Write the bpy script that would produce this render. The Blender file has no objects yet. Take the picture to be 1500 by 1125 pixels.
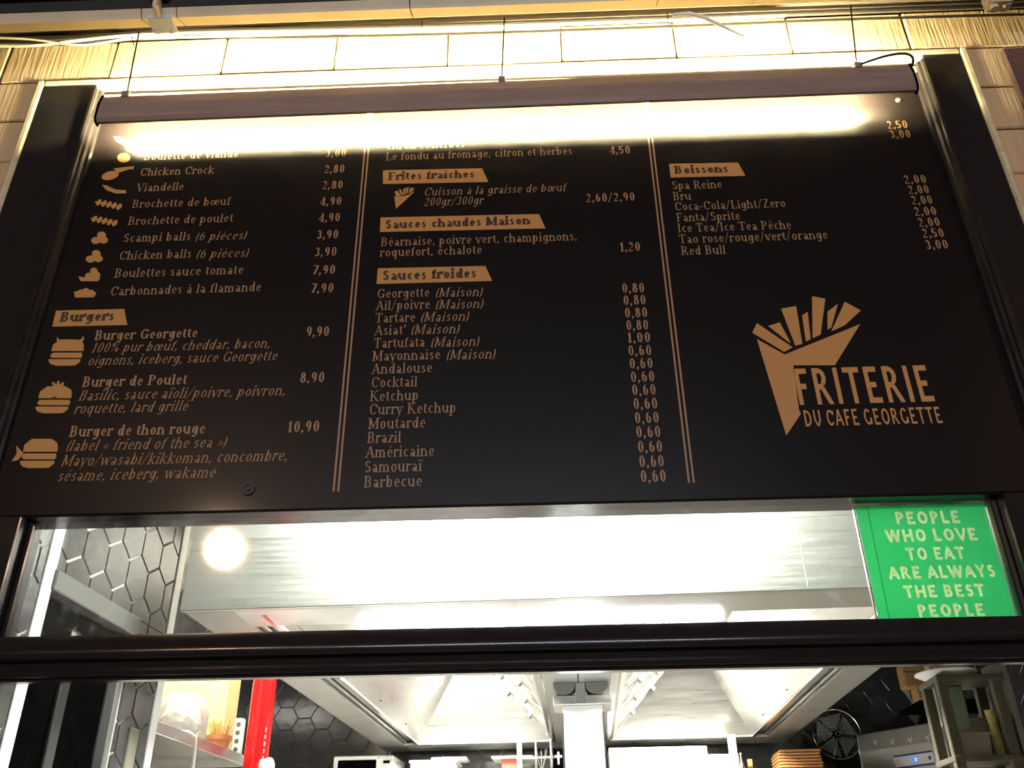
import bpy, math, random
import numpy as np
from mathutils import Vector, Matrix
random.seed(7)
C = bpy.context.scene.collection
sc = bpy.context.scene

# ------------------------------------------------------------------ camera
F = 1322.0; CX, CY = 750.0, 562.5
CAM = np.array([0.0, -2.2, 1.55])
def nrm(v):
    v = np.array(v, float); return v/np.linalg.norm(v)
Zc = nrm([-33, -2339, F]); Yc = nrm([52, 748, F]); Yc = nrm(Yc-Zc*(Yc@Zc)); Xc = np.cross(Yc, Zc)
R = np.array([Xc, Yc, Zc])                 # camera axes (right, down, forward) -> world
cd = bpy.data.cameras.new('camera'); cam = bpy.data.objects.new('camera', cd); C.objects.link(cam)
cd.sensor_width = 36; cd.lens = F/1500*36; cd.clip_start = .05
r_, d_, f_ = R @ [1, 0, 0], R @ [0, 1, 0], R @ [0, 0, 1]
cam.matrix_world = Matrix(((r_[0], -d_[0], -f_[0], CAM[0]), (r_[1], -d_[1], -f_[1], CAM[1]),
                           (r_[2], -d_[2], -f_[2], CAM[2]), (0, 0, 0, 1)))
sc.camera = cam
KA = math.radians(-2.4)                    # the kitchen stands slightly askew to the facade
KM = Matrix.Rotation(KA, 4, 'Z')

# ------------------------------------------------------------------ light
sc.view_settings.view_transform = 'Standard'; sc.view_settings.look = 'None'
sc.view_settings.exposure = 0.0; sc.view_settings.gamma = 1.0; sc.view_settings.use_curve_mapping = False
TUBE = 3600.0            # radiance of the menu lamp's tube
W = bpy.data.worlds.new('night'); sc.world = W; W.use_nodes = True
W.node_tree.nodes['Background'].inputs[0].default_value = (.55, .38, .28, 1)
W.node_tree.nodes['Background'].inputs[1].default_value = .035
def area(name, loc, target, size, power, col, sy=None, disk=False, spread=math.pi, mat=None):
    l = bpy.data.lights.new(name, 'AREA'); l.energy = power; l.color = col; l.spread = spread
    l.shape = 'DISK' if disk else 'RECTANGLE'; l.size = size
    if not disk: l.size_y = sy or size
    o = bpy.data.objects.new(name, l); C.objects.link(o)
    d = Vector(target)-Vector(loc)
    o.matrix_world = Matrix.Translation(loc) @ d.to_track_quat('-Z', 'Y').to_matrix().to_4x4()
    if mat: o.matrix_world = mat @ o.matrix_world
    return o
area('street_lamp_light', (-3.98, -8.6, 5.42), (0, 0, 3.0), .44, 120, (1, .66, .42), disk=True)
area('street_lamp_light', (7.5, -5.5, 5.6), (0, 0, 3.2), .4, 120, (1, .60, .44), disk=True)
area('shop_sign_light', (.0, -8.2, 4.35), (0, 0, 2.3), 4.2, 250, (.80, .86, 1), sy=.13)
# kitchen lights and added fill (kitchen frame)
area('kitchen_fill_light', (.12, 1.2, 1.45), (.09, 2.1, 2.0), .5, 16, (.97, 1, .96), mat=KM)  # unseen fill below the view, added to whiten the service column
area('service_light', (-.05, .22, 2.86), (-.05, .58, 2.62), 1.5, 95, (.96, 1, .93), sy=.12, mat=KM)
for x in (-.56, .72):
    area('hood_light', (x, 3.0, 2.668), (x, 3.0, 0), .22, 50, (1, .97, .86), sy=.30, mat=KM)
    area('hood_light', (x, 1.6, 2.668), (x, 1.6, 0), .22, 46, (1, .97, .86), sy=.30, mat=KM)
area('kitchen_fill_light', (-.9, 2.2, 1.2), (-1.0, 2.2, 3), 1.2, 30, (1, .96, .86), mat=KM)
area('added_shelf_light', (-1.60, 1.80, 2.98), (-1.60, 1.80, 2.1), .6, 34, (1, .95, .80), sy=.9, mat=KM)  # unseen overhead panel, added so hood side and left tiles reflect it

# ------------------------------------------------------------------ helpers
def ray(px, py): return R @ nrm([px-CX, py-CY, F])
def at(px, py, y=0.0, z=None):             # a point of the facade (plane y, or level z)
    d = ray(px, py); i, v = (1, y) if z is None else (2, z)
    return Vector(CAM+d*((v-CAM[i])/d[i]))
KI = np.array([[math.cos(KA), math.sin(KA), 0], [-math.sin(KA), math.cos(KA), 0], [0, 0, 1]])
def kat(px, py, y=None, x=None, z=None):   # the same in the kitchen's own frame
    d = KI @ ray(px, py); o = KI @ CAM
    i, v = (1, y) if y is not None else (0, x) if x is not None else (2, z)
    return Vector(o+d*((v-o[i])/d[i]))

def mat(name, col, rough=.5, metal=0, spec=.5, noise=0, nscale=20, bump=0, bscale=60, stretch=(1, 1, 1), emit=None, es=0, rvar=0, col2=None, dark=.6):
    m = bpy.data.materials.new(name); m.use_nodes = True; nt = m.node_tree; b = nt.nodes['Principled BSDF']
    b.inputs['Base Color'].default_value = (*col, 1); b.inputs['Roughness'].default_value = rough
    b.inputs['Metallic'].default_value = metal; b.inputs['Specular IOR Level'].default_value = spec
    if emit: b.inputs['Emission Color'].default_value = (*emit, 1); b.inputs['Emission Strength'].default_value = es
    if noise or bump or rvar:
        tc = nt.nodes.new('ShaderNodeTexCoord'); mp = nt.nodes.new('ShaderNodeMapping'); mp.inputs['Scale'].default_value = stretch
        nt.links.new(tc.outputs['Object'], mp.inputs[0])
    if noise or rvar:
        n = nt.nodes.new('ShaderNodeTexNoise'); n.inputs['Scale'].default_value = nscale; n.inputs['Detail'].default_value = 6
        nt.links.new(mp.outputs[0], n.inputs[0])
    if noise:
        mx = nt.nodes.new('ShaderNodeMix'); mx.data_type = 'RGBA'
        c2 = col2 or tuple(c*dark for c in col)
        mx.inputs[6].default_value = (*c2, 1); mx.inputs[7].default_value = (*col, 1)
        cr = nt.nodes.new('ShaderNodeMapRange'); cr.inputs[1].default_value = .5-noise*.25; cr.inputs[2].default_value = .5+noise*.25
        nt.links.new(n.outputs[0], cr.inputs[0]); nt.links.new(cr.outputs[0], mx.inputs[0]); nt.links.new(mx.outputs[2], b.inputs['Base Color'])
    if rvar:
        cr = nt.nodes.new('ShaderNodeMapRange'); cr.inputs[1].default_value = .3; cr.inputs[2].default_value = .7
        cr.inputs[3].default_value = max(0, rough-rvar); cr.inputs[4].default_value = min(1, rough+rvar)
        nt.links.new(n.outputs[0], cr.inputs[0]); nt.links.new(cr.outputs[0], b.inputs['Roughness'])
    if bump:
        n2 = nt.nodes.new('ShaderNodeTexNoise'); n2.inputs['Scale'].default_value = bscale; n2.inputs['Detail'].default_value = 4
        nt.links.new(mp.outputs[0], n2.inputs[0])
        bp = nt.nodes.new('ShaderNodeBump'); bp.inputs['Strength'].default_value = bump; bp.inputs['Distance'].default_value = .004
        nt.links.new(n2.outputs[0], bp.inputs['Height']); nt.links.new(bp.outputs[0], b.inputs['Normal'])
    return m
M = {}
M['stone'] = mat('limestone', (.60, .425, .225), .85, noise=1.6, nscale=9, bump=.9, bscale=16, stretch=(7, 7, .35), dark=.72)
M['mortar'] = mat('mortar', (.16, .11, .07), .95, noise=1, nscale=30)
M['bead'] = mat('sealant_and_lamp_glare', (.72, .60, .36), .6, noise=1, nscale=25)  # sealant colour; also paints lamp glare on header strip and top moulding
M['black'] = mat('black_gloss_paint', (.018, .015, .014), .19, spec=.4, rvar=.04, nscale=12)
M['board'] = mat('black_menu_panel', (.0085, .0062, .0058), .34, spec=.13)
_b = M['board'].node_tree.nodes['Principled BSDF']; _b.inputs['Coat Weight'].default_value = .85; _b.inputs['Coat Roughness'].default_value = .075
M['gold'] = mat('gold_print', (.52, .255, .07), .42, spec=.4)
M['goldtext'] = mat('bronze_print', (.37, .205, .09), .45, spec=.4)
M['ink'] = mat('dark_print', (.05, .022, .010), .4)
M['house'] = mat('brown_anodised_metal', (.40, .29, .24), .38, metal=.35, noise=.8, nscale=4, stretch=(1, 12, 12), dark=.8)
M['white'] = mat('white_enamel', (.85, .85, .82), .4)
M['tube'] = mat('lit_tube', (1, 1, 1), .5, emit=(1, .87, .50), es=TUBE)
M['cream'] = mat('cream_lacquered_metal', (.82, .68, .44), .45, noise=.8, nscale=5, dark=.85)
M['fascia'] = mat('dark_fascia', (.03, .022, .014), .7, noise=1, nscale=14, bump=.3)
M['canvas'] = mat('dark_awning_cloth', (.06, .05, .04), .9, noise=1, nscale=60, bump=.3, bscale=300)
M['cable'] = mat('black_cable', (.006, .005, .004), .6, spec=.1)
M['wcable'] = mat('pale_cable', (.6, .52, .36), .5)
M['steel'] = mat('brushed_steel', (.56, .56, .53), .34, metal=.92, noise=1.2, nscale=7, stretch=(.6, .6, 14), dark=.84, rvar=.07)
M['steeld'] = mat('dull_steel', (.40, .40, .37), .42, metal=.8, noise=1.2, nscale=6, dark=.75)
M['chrome'] = mat('bright_steel', (.8, .8, .78), .18, metal=1)
M['tile'] = mat('anthracite_tile', (.05, .049, .052), .12, spec=.9, noise=1, nscale=8, bump=.25, bscale=12, dark=.8)
M['grout'] = mat('pale_grout', (.55, .52, .47), .9)
M['dark'] = mat('matt_black', (.003, .003, .003), .9, spec=0, noise=.8, nscale=20)
M['grey'] = mat('grey_trim', (.11, .11, .10), .5)
M['red'] = mat('red_enamel', (.72, .012, .016), .18)
M['plastic'] = mat('white_plastic', (.82, .80, .78), .3)
M['terra'] = mat('terracotta', (.66, .27, .12), .8, noise=.8, nscale=20)
M['straw'] = mat('straw_yellow', (.86, .66, .25), .7, noise=.8, nscale=40)
M['yellow'] = mat('pale_yellow_lacquer', (.85, .74, .36), .45, noise=.5, nscale=5, dark=.85)
M['wood'] = mat('orange_wood', (.72, .34, .11), .6, noise=1, nscale=12, stretch=(1, 8, 8), dark=.6)
M['card'] = mat('brown_cardboard', (.34, .19, .07), .85, noise=.6, nscale=14, dark=.7)
M['rackwood'] = mat('worn_olive_metal', (.10, .085, .05), .55, noise=1, nscale=14)
M['tub'] = mat('greyish_plastic_tub', (.22, .19, .15), .5)
M['green'] = mat('green_tub', (.20, .24, .15), .5)
M['ceil'] = mat('painted_plaster', (.6, .6, .56), .9, noise=.5, nscale=4)
M['floor'] = mat('kitchen_floor', (.12, .11, .10), .5, noise=1, nscale=6)
M['pave'] = mat('pavement', (.12, .10, .09), .85, noise=1, nscale=9, bump=.5)
M['navy'] = mat('navy_print', (.03, .04, .16), .4)
M['orange'] = mat('orange_print', (.85, .28, .12), .4)
M['screen'] = mat('lit_blue_display', (.02, .05, .4), .2, emit=(.10, .22, 1), es=.9)
M['cyan'] = mat('lit_cyan_digits', (.1, .6, .9), .2, emit=(.15, .8, 1), es=1.3)
M['rust'] = mat('dark_rust_panel', (.085, .042, .032), .8, noise=1, nscale=12, bump=.5)
M['white_lit'] = mat('diffuser', (.9, .9, .9), .5, emit=(1, .97, .88), es=30)
def glassmat(name, refl=.07, dirt=.012, tint=(1, 1, 1)):
    m = bpy.data.materials.new(name); m.use_nodes = True; nt = m.node_tree; nt.nodes.clear()
    out = nt.nodes.new('ShaderNodeOutputMaterial'); t = nt.nodes.new('ShaderNodeBsdfTransparent'); t.inputs[0].default_value = (*tint, 1)
    g = nt.nodes.new('ShaderNodeBsdfGlossy'); g.inputs['Roughness'].default_value = .04
    fr = nt.nodes.new('ShaderNodeFresnel'); fr.inputs[0].default_value = 1.45
    m1 = nt.nodes.new('ShaderNodeMixShader'); nt.links.new(fr.outputs[0], m1.inputs[0]); nt.links.new(t.outputs[0], m1.inputs[1]); nt.links.new(g.outputs[0], m1.inputs[2])
    d = nt.nodes.new('ShaderNodeBsdfTranslucent'); d.inputs[0].default_value = (.9, .9, .88, 1)
    tc = nt.nodes.new('ShaderNodeTexCoord'); n = nt.nodes.new('ShaderNodeTexNoise'); n.inputs['Scale'].default_value = 34; n.inputs['Detail'].default_value = 8
    nt.links.new(tc.outputs['Object'], n.inputs[0])
    mr = nt.nodes.new('ShaderNodeMapRange'); mr.inputs[1].default_value = .55; mr.inputs[2].default_value = .85; mr.inputs[3].default_value = dirt; mr.inputs[4].default_value = dirt+.10
    nt.links.new(n.outputs[0], mr.inputs[0])
    m2 = nt.nodes.new('ShaderNodeMixShader'); nt.links.new(mr.outputs[0], m2.inputs[0]); nt.links.new(m1.outputs[0], m2.inputs[1]); nt.links.new(d.outputs[0], m2.inputs[2])
    nt.links.new(m2.outputs[0], out.inputs[0]); return m
M['glass'] = glassmat('window_glass')
M['clear'] = glassmat('clear_plastic', dirt=.25)
def postermat():
    m = bpy.data.materials.new('green_poster_paper'); m.use_nodes = True; nt = m.node_tree; b = nt.nodes['Principled BSDF']
    b.inputs['Base Color'].default_value = (.12, .78, .36, 1); b.inputs['Roughness'].default_value = .6
    t = nt.nodes.new('ShaderNodeBsdfTranslucent'); t.inputs[0].default_value = (.17, .90, .44, 1)
    mx = nt.nodes.new('ShaderNodeMixShader'); mx.inputs[0].default_value = .55
    nt.links.new(b.outputs[0], mx.inputs[1]); nt.links.new(t.outputs[0], mx.inputs[2]); nt.links.new(mx.outputs[0], nt.nodes['Material Output'].inputs[0])
    return m
M['poster'] = postermat()
M['postertext'] = postermat(); _m = M['postertext']; _m.name = 'pale_green_print'; _m.node_tree.nodes['Principled BSDF'].inputs['Base Color'].default_value = (.60, .85, .38, 1)
for _n in _m.node_tree.nodes:
    if _n.type == 'BSDF_TRANSLUCENT': _n.inputs[0].default_value = (.72, .95, .50, 1)

def ident(parent): return None
class MB:                                  # collects shapes into one mesh
    def __init__(s): s.v = []; s.f = []; s.sm = False
    def add(s, vs, fs):
        n = len(s.v); s.v += [tuple(v) for v in vs]; s.f += [tuple(i+n for i in f) for f in fs]; return s
    def box(s, a, b, ch=0):
        x0, y0, z0 = [min(a[i], b[i]) for i in range(3)]; x1, y1, z1 = [max(a[i], b[i]) for i in range(3)]
        if ch <= 0:
            return s.add([(x0, y0, z0), (x1, y0, z0), (x1, y1, z0), (x0, y1, z0), (x0, y0, z1), (x1, y0, z1), (x1, y1, z1), (x0, y1, z1)],
                         [(0, 3, 2, 1), (4, 5, 6, 7), (0, 1, 5, 4), (1, 2, 6, 5), (2, 3, 7, 6), (3, 0, 4, 7)])
        c = min(ch, (x1-x0)/2.1, (y1-y0)/2.1, (z1-z0)/2.1)
        import bmesh
        bm = bmesh.new(); bmesh.ops.create_cube(bm, size=1)
        for v in bm.verts: v.co = ((x0+x1)/2+v.co.x*(x1-x0), (y0+y1)/2+v.co.y*(y1-y0), (z0+z1)/2+v.co.z*(z1-z0))
        bmesh.ops.bevel(bm, geom=bm.edges[:], offset=c, segments=1, affect='EDGES')
        bm.verts.index_update()
        s.add([v.co[:] for v in bm.verts], [[v.index for v in f.verts] for f in bm.faces]); bm.free(); return s
    def ext(s, prof, axis, a, b, closed=True):   # extrude 2-D profile along axis; prof gives the other two coords in order
        n = len(prof); vs = []
        for t in (a, b):
            for p in prof:
                q = list(p); q.insert(axis, t); vs.append(q)
        fs = [(i, (i+1) % n, n+(i+1) % n, n+i) for i in range(n if closed else n-1)]
        if closed: fs += [tuple(range(n))[::-1], tuple(range(n, 2*n))]
        return s.add(vs, fs)
    def tube(s, pts, r, n=8, caps=True):
        pts = [Vector(p) for p in pts]; rings = []
        rs = r if isinstance(r, (list, tuple)) else [r]*len(pts)
        for i, p in enumerate(pts):
            d = (pts[min(i+1, len(pts)-1)]-pts[max(i-1, 0)]).normalized()
            up = Vector((0, 0, 1)) if abs(d.z) < .9 else Vector((1, 0, 0))
            u = d.cross(up).normalized(); w = d.cross(u)
            rings.append([p+(u*math.cos(2*math.pi*k/n)+w*math.sin(2*math.pi*k/n))*rs[i] for k in range(n)])
        vs = [v for r0 in rings for v in r0]
        fs = [(i*n+k, i*n+(k+1) % n, (i+1)*n+(k+1) % n, (i+1)*n+k) for i in range(len(pts)-1) for k in range(n)]
        if caps: fs += [tuple(range(n))[::-1], tuple((len(pts)-1)*n+k for k in range(n))]
        return s.add(vs, fs)
    def lathe(s, prof, c, n=24, axis='z'):
        vs = []; m = len(prof)
        for k in range(n):
            a = 2*math.pi*k/n
            for r, h in prof:
                if axis == 'z': vs.append((c[0]+r*math.cos(a), c[1]+r*math.sin(a), c[2]+h))
                else: vs.append((c[0]+r*math.cos(a), c[1]+h, c[2]+r*math.sin(a)))
        fs = [(k*m+i, ((k+1) % n)*m+i, ((k+1) % n)*m+i+1, k*m+i+1) for k in range(n) for i in range(m-1)]
        return s.add(vs, fs)
    def quad(s, *p): return s.add(p, [tuple(range(len(p)))])
    def build(s, name, m, parent=None, smooth=False):
        me = bpy.data.meshes.new(name); me.from_pydata(s.v, [], s.f); me.update()
        if m: me.materials.append(m)
        if smooth:
            for p in me.polygons: p.use_smooth = True
            try: me.set_sharp_from_angle(angle=math.radians(40))
            except Exception: pass
        o = bpy.data.objects.new(name, me); C.objects.link(o)
        if parent is not None: o.parent = parent
        return o
def box(name, a, b, m, parent=None, ch=.003): return MB().box(a, b, ch).build(name, m, parent)
def tag(o, label=None, cat=None, group=None, kind=None):
    if label: o['label'] = label
    if cat: o['category'] = cat
    if group: o['group'] = group
    if kind: o['kind'] = kind
    return o
def thing(name, label, cat, loc=(0, 0, 0), group=None, kitchen=False, kind=None, rz=0):
    o = bpy.data.objects.new(name, None); C.objects.link(o); o.empty_display_size = .05
    m = Matrix.Translation(loc) @ Matrix.Rotation(rz, 4, 'Z')
    o.matrix_world = KM @ m if kitchen else m
    return tag(o, label, cat, group, kind)
def local(o, kitchen=False):               # function: frame point -> thing's own coordinates
    mi = o.matrix_world.inverted() @ (KM if kitchen else Matrix())
    return lambda p: tuple(mi @ Vector(p))

# ================================================================== FACADE
wf = thing('wall_front', 'pale combed limestone facade around the black shopfront', 'wall', kind='structure')
# courses of stone: (z0, z1, list of x joints)
def stone(x0, x1, z0, z1):
    g = .0025; p = random.uniform(-.0025, .0025)
    MB().box((x0+g, -.012+p, z0+g), (x1-g, .10, z1-g), .005).build('stone_block', M['stone'], wf)
XL, XR, ZT = -1.703, 1.512, 4.058
jt = [-2.66, -2.26, -1.857, -1.468, -1.07, -.67, -.27, .13, .53, .93, 1.335, 1.80, 2.2]
for a, b in zip(jt[:-1], jt[1:]): stone(a, b, ZT+.006, 4.255)
jt2 = [-2.66, -2.2, XL]; z1 = ZT+.006
k = 0
zc = [4.064, 3.877]
while zc[-1] > 1.2: zc.append(zc[-1]-.19)
for i in range(len(zc)-1):
    xs = [-2.66, -2.30, XL] if i % 2 else [-2.66, -2.05, XL]
    for a, b in zip(xs[:-1], xs[1:]): stone(a, b, zc[i+1], zc[i])
    xs = [XR, 1.80, 2.2] if i % 2 == 0 else [XR, 2.0, 2.2]
    for a, b in zip(xs[:-1], xs[1:]): stone(a, b, zc[i+1], zc[i])
MB().box((-2.7, .02, 4.05), (2.2, .12, 4.27)).box((-2.7, .02, 0), (XL, .12, 4.05)).box((XR, .02, 0), (2.2, .12, 4.05)).build('mortar_backing', M['mortar'], wf)
MB().box((-2.7, .10, 2.46), (2.2, .155, 4.27)).build('inner_masonry', M['ceil'], wf)
tag(MB().box((-2.7, -.01, 4.262), (2.4, .10, 4.75), .004).build('trim_1', M['fascia']), 'dark fascia board above the top course of limestone', 'fascia', kind='structure')
# dark panel at the right
pn = MB(); a = at(1461, 82, 0); pn.box((a.x, -.035, 2.6), (2.2, -.016, a.z), .004)
tag(pn.build('wall_panel', M['rust']), 'dark rust-brown panel fixed on the limestone at the far right', 'panel')
# pale bead round the frame
tr = thing('trim_2', 'pale sealant bead between limestone and black shopfront frame', 'trim', kind='structure')
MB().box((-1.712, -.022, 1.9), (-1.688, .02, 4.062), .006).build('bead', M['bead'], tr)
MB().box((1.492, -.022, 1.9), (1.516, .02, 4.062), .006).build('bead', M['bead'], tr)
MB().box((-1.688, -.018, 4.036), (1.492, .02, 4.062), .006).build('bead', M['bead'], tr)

# black shopfront frame with window
w1 = thing('window_1', 'black painted shopfront frame with glazed transom strip', 'shopfront', kind='structure')
box('pilaster', (-1.688, -.016, 2.0), (-1.498, .06, 4.036), M['black'], w1)
box('pilaster', (1.362, -.016, 2.0), (1.492, .06, 4.036), M['black'], w1)
box('header', (-1.498, .004, 3.985), (1.362, .06, 4.002), M['black'], w1)
MB().ext([(.012, 4.002), (-.017, 4.036), (.06, 4.036), (.06, 4.002)], 0, -1.498, 1.362).build('header_strip', M['bead'], w1)  # pale colour and tilted face put the lamp's glare into the header
def mould(path_axis, a, b, base, sgn):
    # stepped moulding profile: (offset towards opening, depth)
    pr = [(0, -.016), (0, -.030), (.006, -.038), (.016, -.041), (.022, -.037), (.024, -.030), (.032, -.026), (.036, -.016), (.044, -.012), (.046, .004), (0, .004)]
    if path_axis == 2: prof = [(base+sgn*o, d) for o, d in pr]; return MB().ext(prof, 2, a, b)
    return MB().ext([(d, base+sgn*o) for o, d in pr], 0, a, b)
mould(2, 2.43, 3.99, -1.498, 1).build('moulding', M['black'], w1)
mould(2, 2.43, 3.99, 1.362, -1).build('moulding', M['black'], w1)
box('moulding', (-1.498, -.016, 3.952), (1.362, .004, 3.984), M['bead'], w1)  # pale colour stands in for lamp glare on the frame's top moulding
box('moulding_step', (-1.498, -.008, 3.930), (1.362, .004, 3.952), M['black'], w1)
# jambs beside the glass and the opening below
box('jamb', (-1.498, -.012, 0.9), (-1.352, .10, 2.43), M['black'], w1)
box('jamb', (1.192, -.012, 0.9), (1.362, .10, 2.43), M['black'], w1)
MB().box((-1.352, .03, 2.09), (-1.336, .065, 2.43), .003).build('glazing_bead', M['black'], w1)
MB().box((1.176, .03, 2.09), (1.192, .065, 2.43), .003).build('glazing_bead', M['black'], w1)
box('head_rail', (-1.498, .004, 2.432), (1.362, .10, 2.47), M['black'], w1)
# transom rail, moulded
def zy(py, y): return at(750, py, y).z
prof = [(.09, 2.116), (-.002, 2.116), (-.004, 2.088), (-.010, 2.080), (-.028, 2.079)]
prof += [(-.036, 2.078), (-.0430, 2.0745), (-.0445, 2.070), (-.0446, 2.0645), (-.0442, 2.058), (-.0425, 2.054), (-.038, 2.0505), (-.028, 2.048)]
prof += [(-.022, 2.046), (-.013, 2.026), (-.027, 2.024), (-.030, 2.019), (-.027, 2.013), (-.016, 2.011), (-.014, 2.005), (.010, 2.005), (.012, 2.060), (.09, 2.085)]
MB().ext(prof[::-1], 0, -1.52, 1.40).build('transom_rail', M['black'], w1, smooth=True)
MB().box((-1.344, .044, 2.112), (1.184, .050, 2.433)).build('pane', M['glass'], w1)

# ------------------------------------------------------------------ menu board
mbd = thing('menu_board', 'large glossy black menu board with gold lettering under the lamp', 'menu board', (-.06, 0, 2.435))
lb = local(mbd)
MB().box(lb((-1.456, 0, 2.435)), lb((1.318, .03, 3.95)), .002).build('panel', M['board'], mbd)

# lettering ----------------------------------------------------------
def glyphs():
    g = {}; x = .68                        # x-height
    V = lambda c, a, b, s='': ('V', c, a, b, s)
    H = lambda y, a, b: ('H', y, a, b)
    D = lambda a, b, c, d, k=1: ('D', a, b, c, d, k)   # k 1 thick 0 thin
    A = lambda cx, cy, rx, ry, a0, a1: ('A', cx, cy, rx, ry, a0, a1)
    O = lambda a, b: ('O', a, b)
    S = lambda a, b: ('S', a, b)           # free serif centred at a, height b
    c = x/2
    g['a'] = (.62, [A(.27, .5, .17, .17, 20, 160), V(.44, .06, .5), A(.27, .18, .17, .18, 0, 360), V(.44, 0, .2, 'r')])
    g['b'] = (.68, [V(.14, 0, 1, 'l'), A(.34, c, .22, c, -180, 180)])
    g['c'] = (.58, [A(.33, c, .24, c, 50, 310)])
    g['d'] = (.68, [V(.5, 0, 1, 'lr'), A(.3, c, .22, c, -180, 180)])
    g['e'] = (.60, [A(.31, c, .23, c, 0, 315), H(c+.02, .12, .52)])
    g['f'] = (.42, [V(.18, 0, .82, 'b'), A(.34, .82, .16, .17, 60, 180), H(x, .04, .36)])
    g['g'] = (.66, [A(.29, c+.02, .21, c-.02, 0, 360), V(.5, -.1, x), A(.29, -.1, .21, .2, 200, 360)])
    g['h'] = (.72, [V(.14, 0, 1, 'bl'), A(.34, x-.22, .2, .21, 0, 150), V(.54, 0, x-.2, 'b')])
    g['i'] = (.34, [V(.16, 0, x, 'bl'), O(.15, .92)])
    g['j'] = (.34, [V(.18, -.15, x, 'l'), O(.17, .92)])
    g['k'] = (.68, [V(.14, 0, 1, 'bl'), D(.18, .28, .52, x, 0), D(.28, .38, .56, 0), S(.58, 0), S(.5, x)])
    g['l'] = (.34, [V(.16, 0, 1, 'bl')])
    g['m'] = (1.06, [V(.14, 0, x, 'bl'), A(.32, x-.2, .18, .19, 0, 150), V(.50, 0, x-.2, 'b'), A(.68, x-.2, .18, .19, 0, 150), V(.86, 0, x-.2, 'b')])
    g['n'] = (.72, [V(.14, 0, x, 'bl'), A(.34, x-.22, .2, .21, 0, 150), V(.54, 0, x-.2, 'b')])
    g['o'] = (.64, [A(.32, c, .24, c, 0, 360)])
    g['p'] = (.68, [V(.14, -.3, x, 'bl'), A(.34, c, .22, c, -180, 180)])
    g['q'] = (.68, [V(.5, -.3, x, 'b'), A(.3, c, .22, c, -180, 180)])
    g['r'] = (.5, [V(.14, 0, x, 'bl'), A(.36, x-.22, .2, .21, 60, 150), O(.42, x-.09)])
    g['s'] = (.52, [('P', .25, .17, x*.53, x, 25, 270), ('P', .25, .18, 0, x*.53, -150, 90)])
    g['t'] = (.42, [V(.18, .12, .86), A(.32, .14, .14, .14, 180, 310), H(x, .04, .36)])
    g['u'] = (.72, [V(.14, .2, x, 'l'), A(.34, .22, .2, .21, 180, 330), V(.54, 0, x, 'lr')])
    g['v'] = (.62, [D(.08, x, .31, 0), D(.31, 0, .53, x, 0), S(.08, x), S(.54, x)])
    g['w'] = (.92, [D(.08, x, .27, 0), D(.27, 0, .45, x, 0), D(.45, x, .64, 0), D(.64, 0, .84, x, 0), S(.08, x), S(.84, x)])
    g['x'] = (.62, [D(.08, x, .52, 0), D(.08, 0, .52, x, 0), S(.08, 0), S(.54, 0)])
    g['y'] = (.62, [D(.08, x, .31, 0), D(.2, -.3, .53, x, 0), S(.08, x), S(.54, x)])
    g['z'] = (.54, [H(x-.03, .06, .46), H(.03, .06, .48), D(.08, 0, .46, x)])
    g['A'] = (.86, [D(.1, 0, .42, 1, 0), D(.42, 1, .74, 0), H(.34, .2, .64), S(.1, 0), S(.74, 0)])
    g['B'] = (.80, [V(.2, 0, 1, 'BT'), H(.97, .2, .42), H(.52, .2, .42), H(.03, .2, .42), ('P', .42, .21, .52, .999, -90, 90), ('P', .42, .26, 0, .52, -90, 90)])
    g['C'] = (.84, [A(.46, .5, .36, .5, 42, 318), V(.74, .66, .92)])
    g['D'] = (.90, [V(.2, 0, 1, 'BT'), H(.97, .2, .42), H(.03, .2, .42), A(.42, .5, .36, .48, -90, 90)])
    g['E'] = (.76, [V(.2, 0, 1, 'BT'), H(.97, .2, .64), H(.5, .2, .54), H(.03, .2, .66), ('v', .64, .78, 1), ('v', .66, 0, .24)])
    g['F'] = (.72, [V(.2, 0, 1, 'bT'), H(.97, .2, .62), H(.5, .2, .52), ('v', .62, .76, 1)])
    g['G'] = (.90, [A(.46, .5, .36, .5, 42, 318), V(.72, .06, .44, 't'), ('v', .74, .7, .94)])
    g['H'] = (.92, [V(.2, 0, 1, 'bt'), V(.72, 0, 1, 'bt'), H(.5, .2, .72)])
    g['I'] = (.42, [V(.2, 0, 1, 'bt')])
    g['K'] = (.90, [V(.2, 0, 1, 'bt'), D(.24, .42, .7, 1, 0), D(.36, .56, .76, 0), S(.72, 1), S(.78, 0)])
    g['L'] = (.72, [V(.2, 0, 1, 'Bt'), H(.03, .2, .62), ('v', .63, 0, .26)])
    g['M'] = (1.06, [V(.16, 0, 1, 'b'), D(.16, 1, .5, .1), D(.5, .1, .84, 1, 0), V(.86, 0, 1, 'b'), S(.1, 1), S(.92, 1)])
    g['N'] = (.92, [V(.18, 0, 1, 'b'), D(.18, 1, .72, 0), V(.74, 0, 1, 't')])
    g['O'] = (.92, [A(.46, .5, .37, .5, 0, 360)])
    g['P'] = (.76, [V(.2, 0, 1, 'bT'), H(.97, .2, .42), H(.45, .2, .42), A(.42, .71, .24, .26, -90, 90)])
    g['R'] = (.86, [V(.2, 0, 1, 'bT'), H(.97, .2, .42), H(.48, .2, .42), A(.42, .73, .23, .25, -90, 90), D(.42, .48, .7, 0), S(.74, 0)])
    g['S'] = (.68, [('P', .34, .24, .52, 1, 20, 270), ('P', .34, .26, 0, .52, -155, 90)])
    g['T'] = (.80, [V(.4, 0, 1, 'b'), H(.97, .06, .74), ('v', .07, .76, 1), ('v', .73, .76, 1)])
    g['U'] = (.88, [V(.2, .3, 1, 't'), A(.44, .32, .24, .32, 180, 360), V(.68, .3, 1, 't')])
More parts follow.
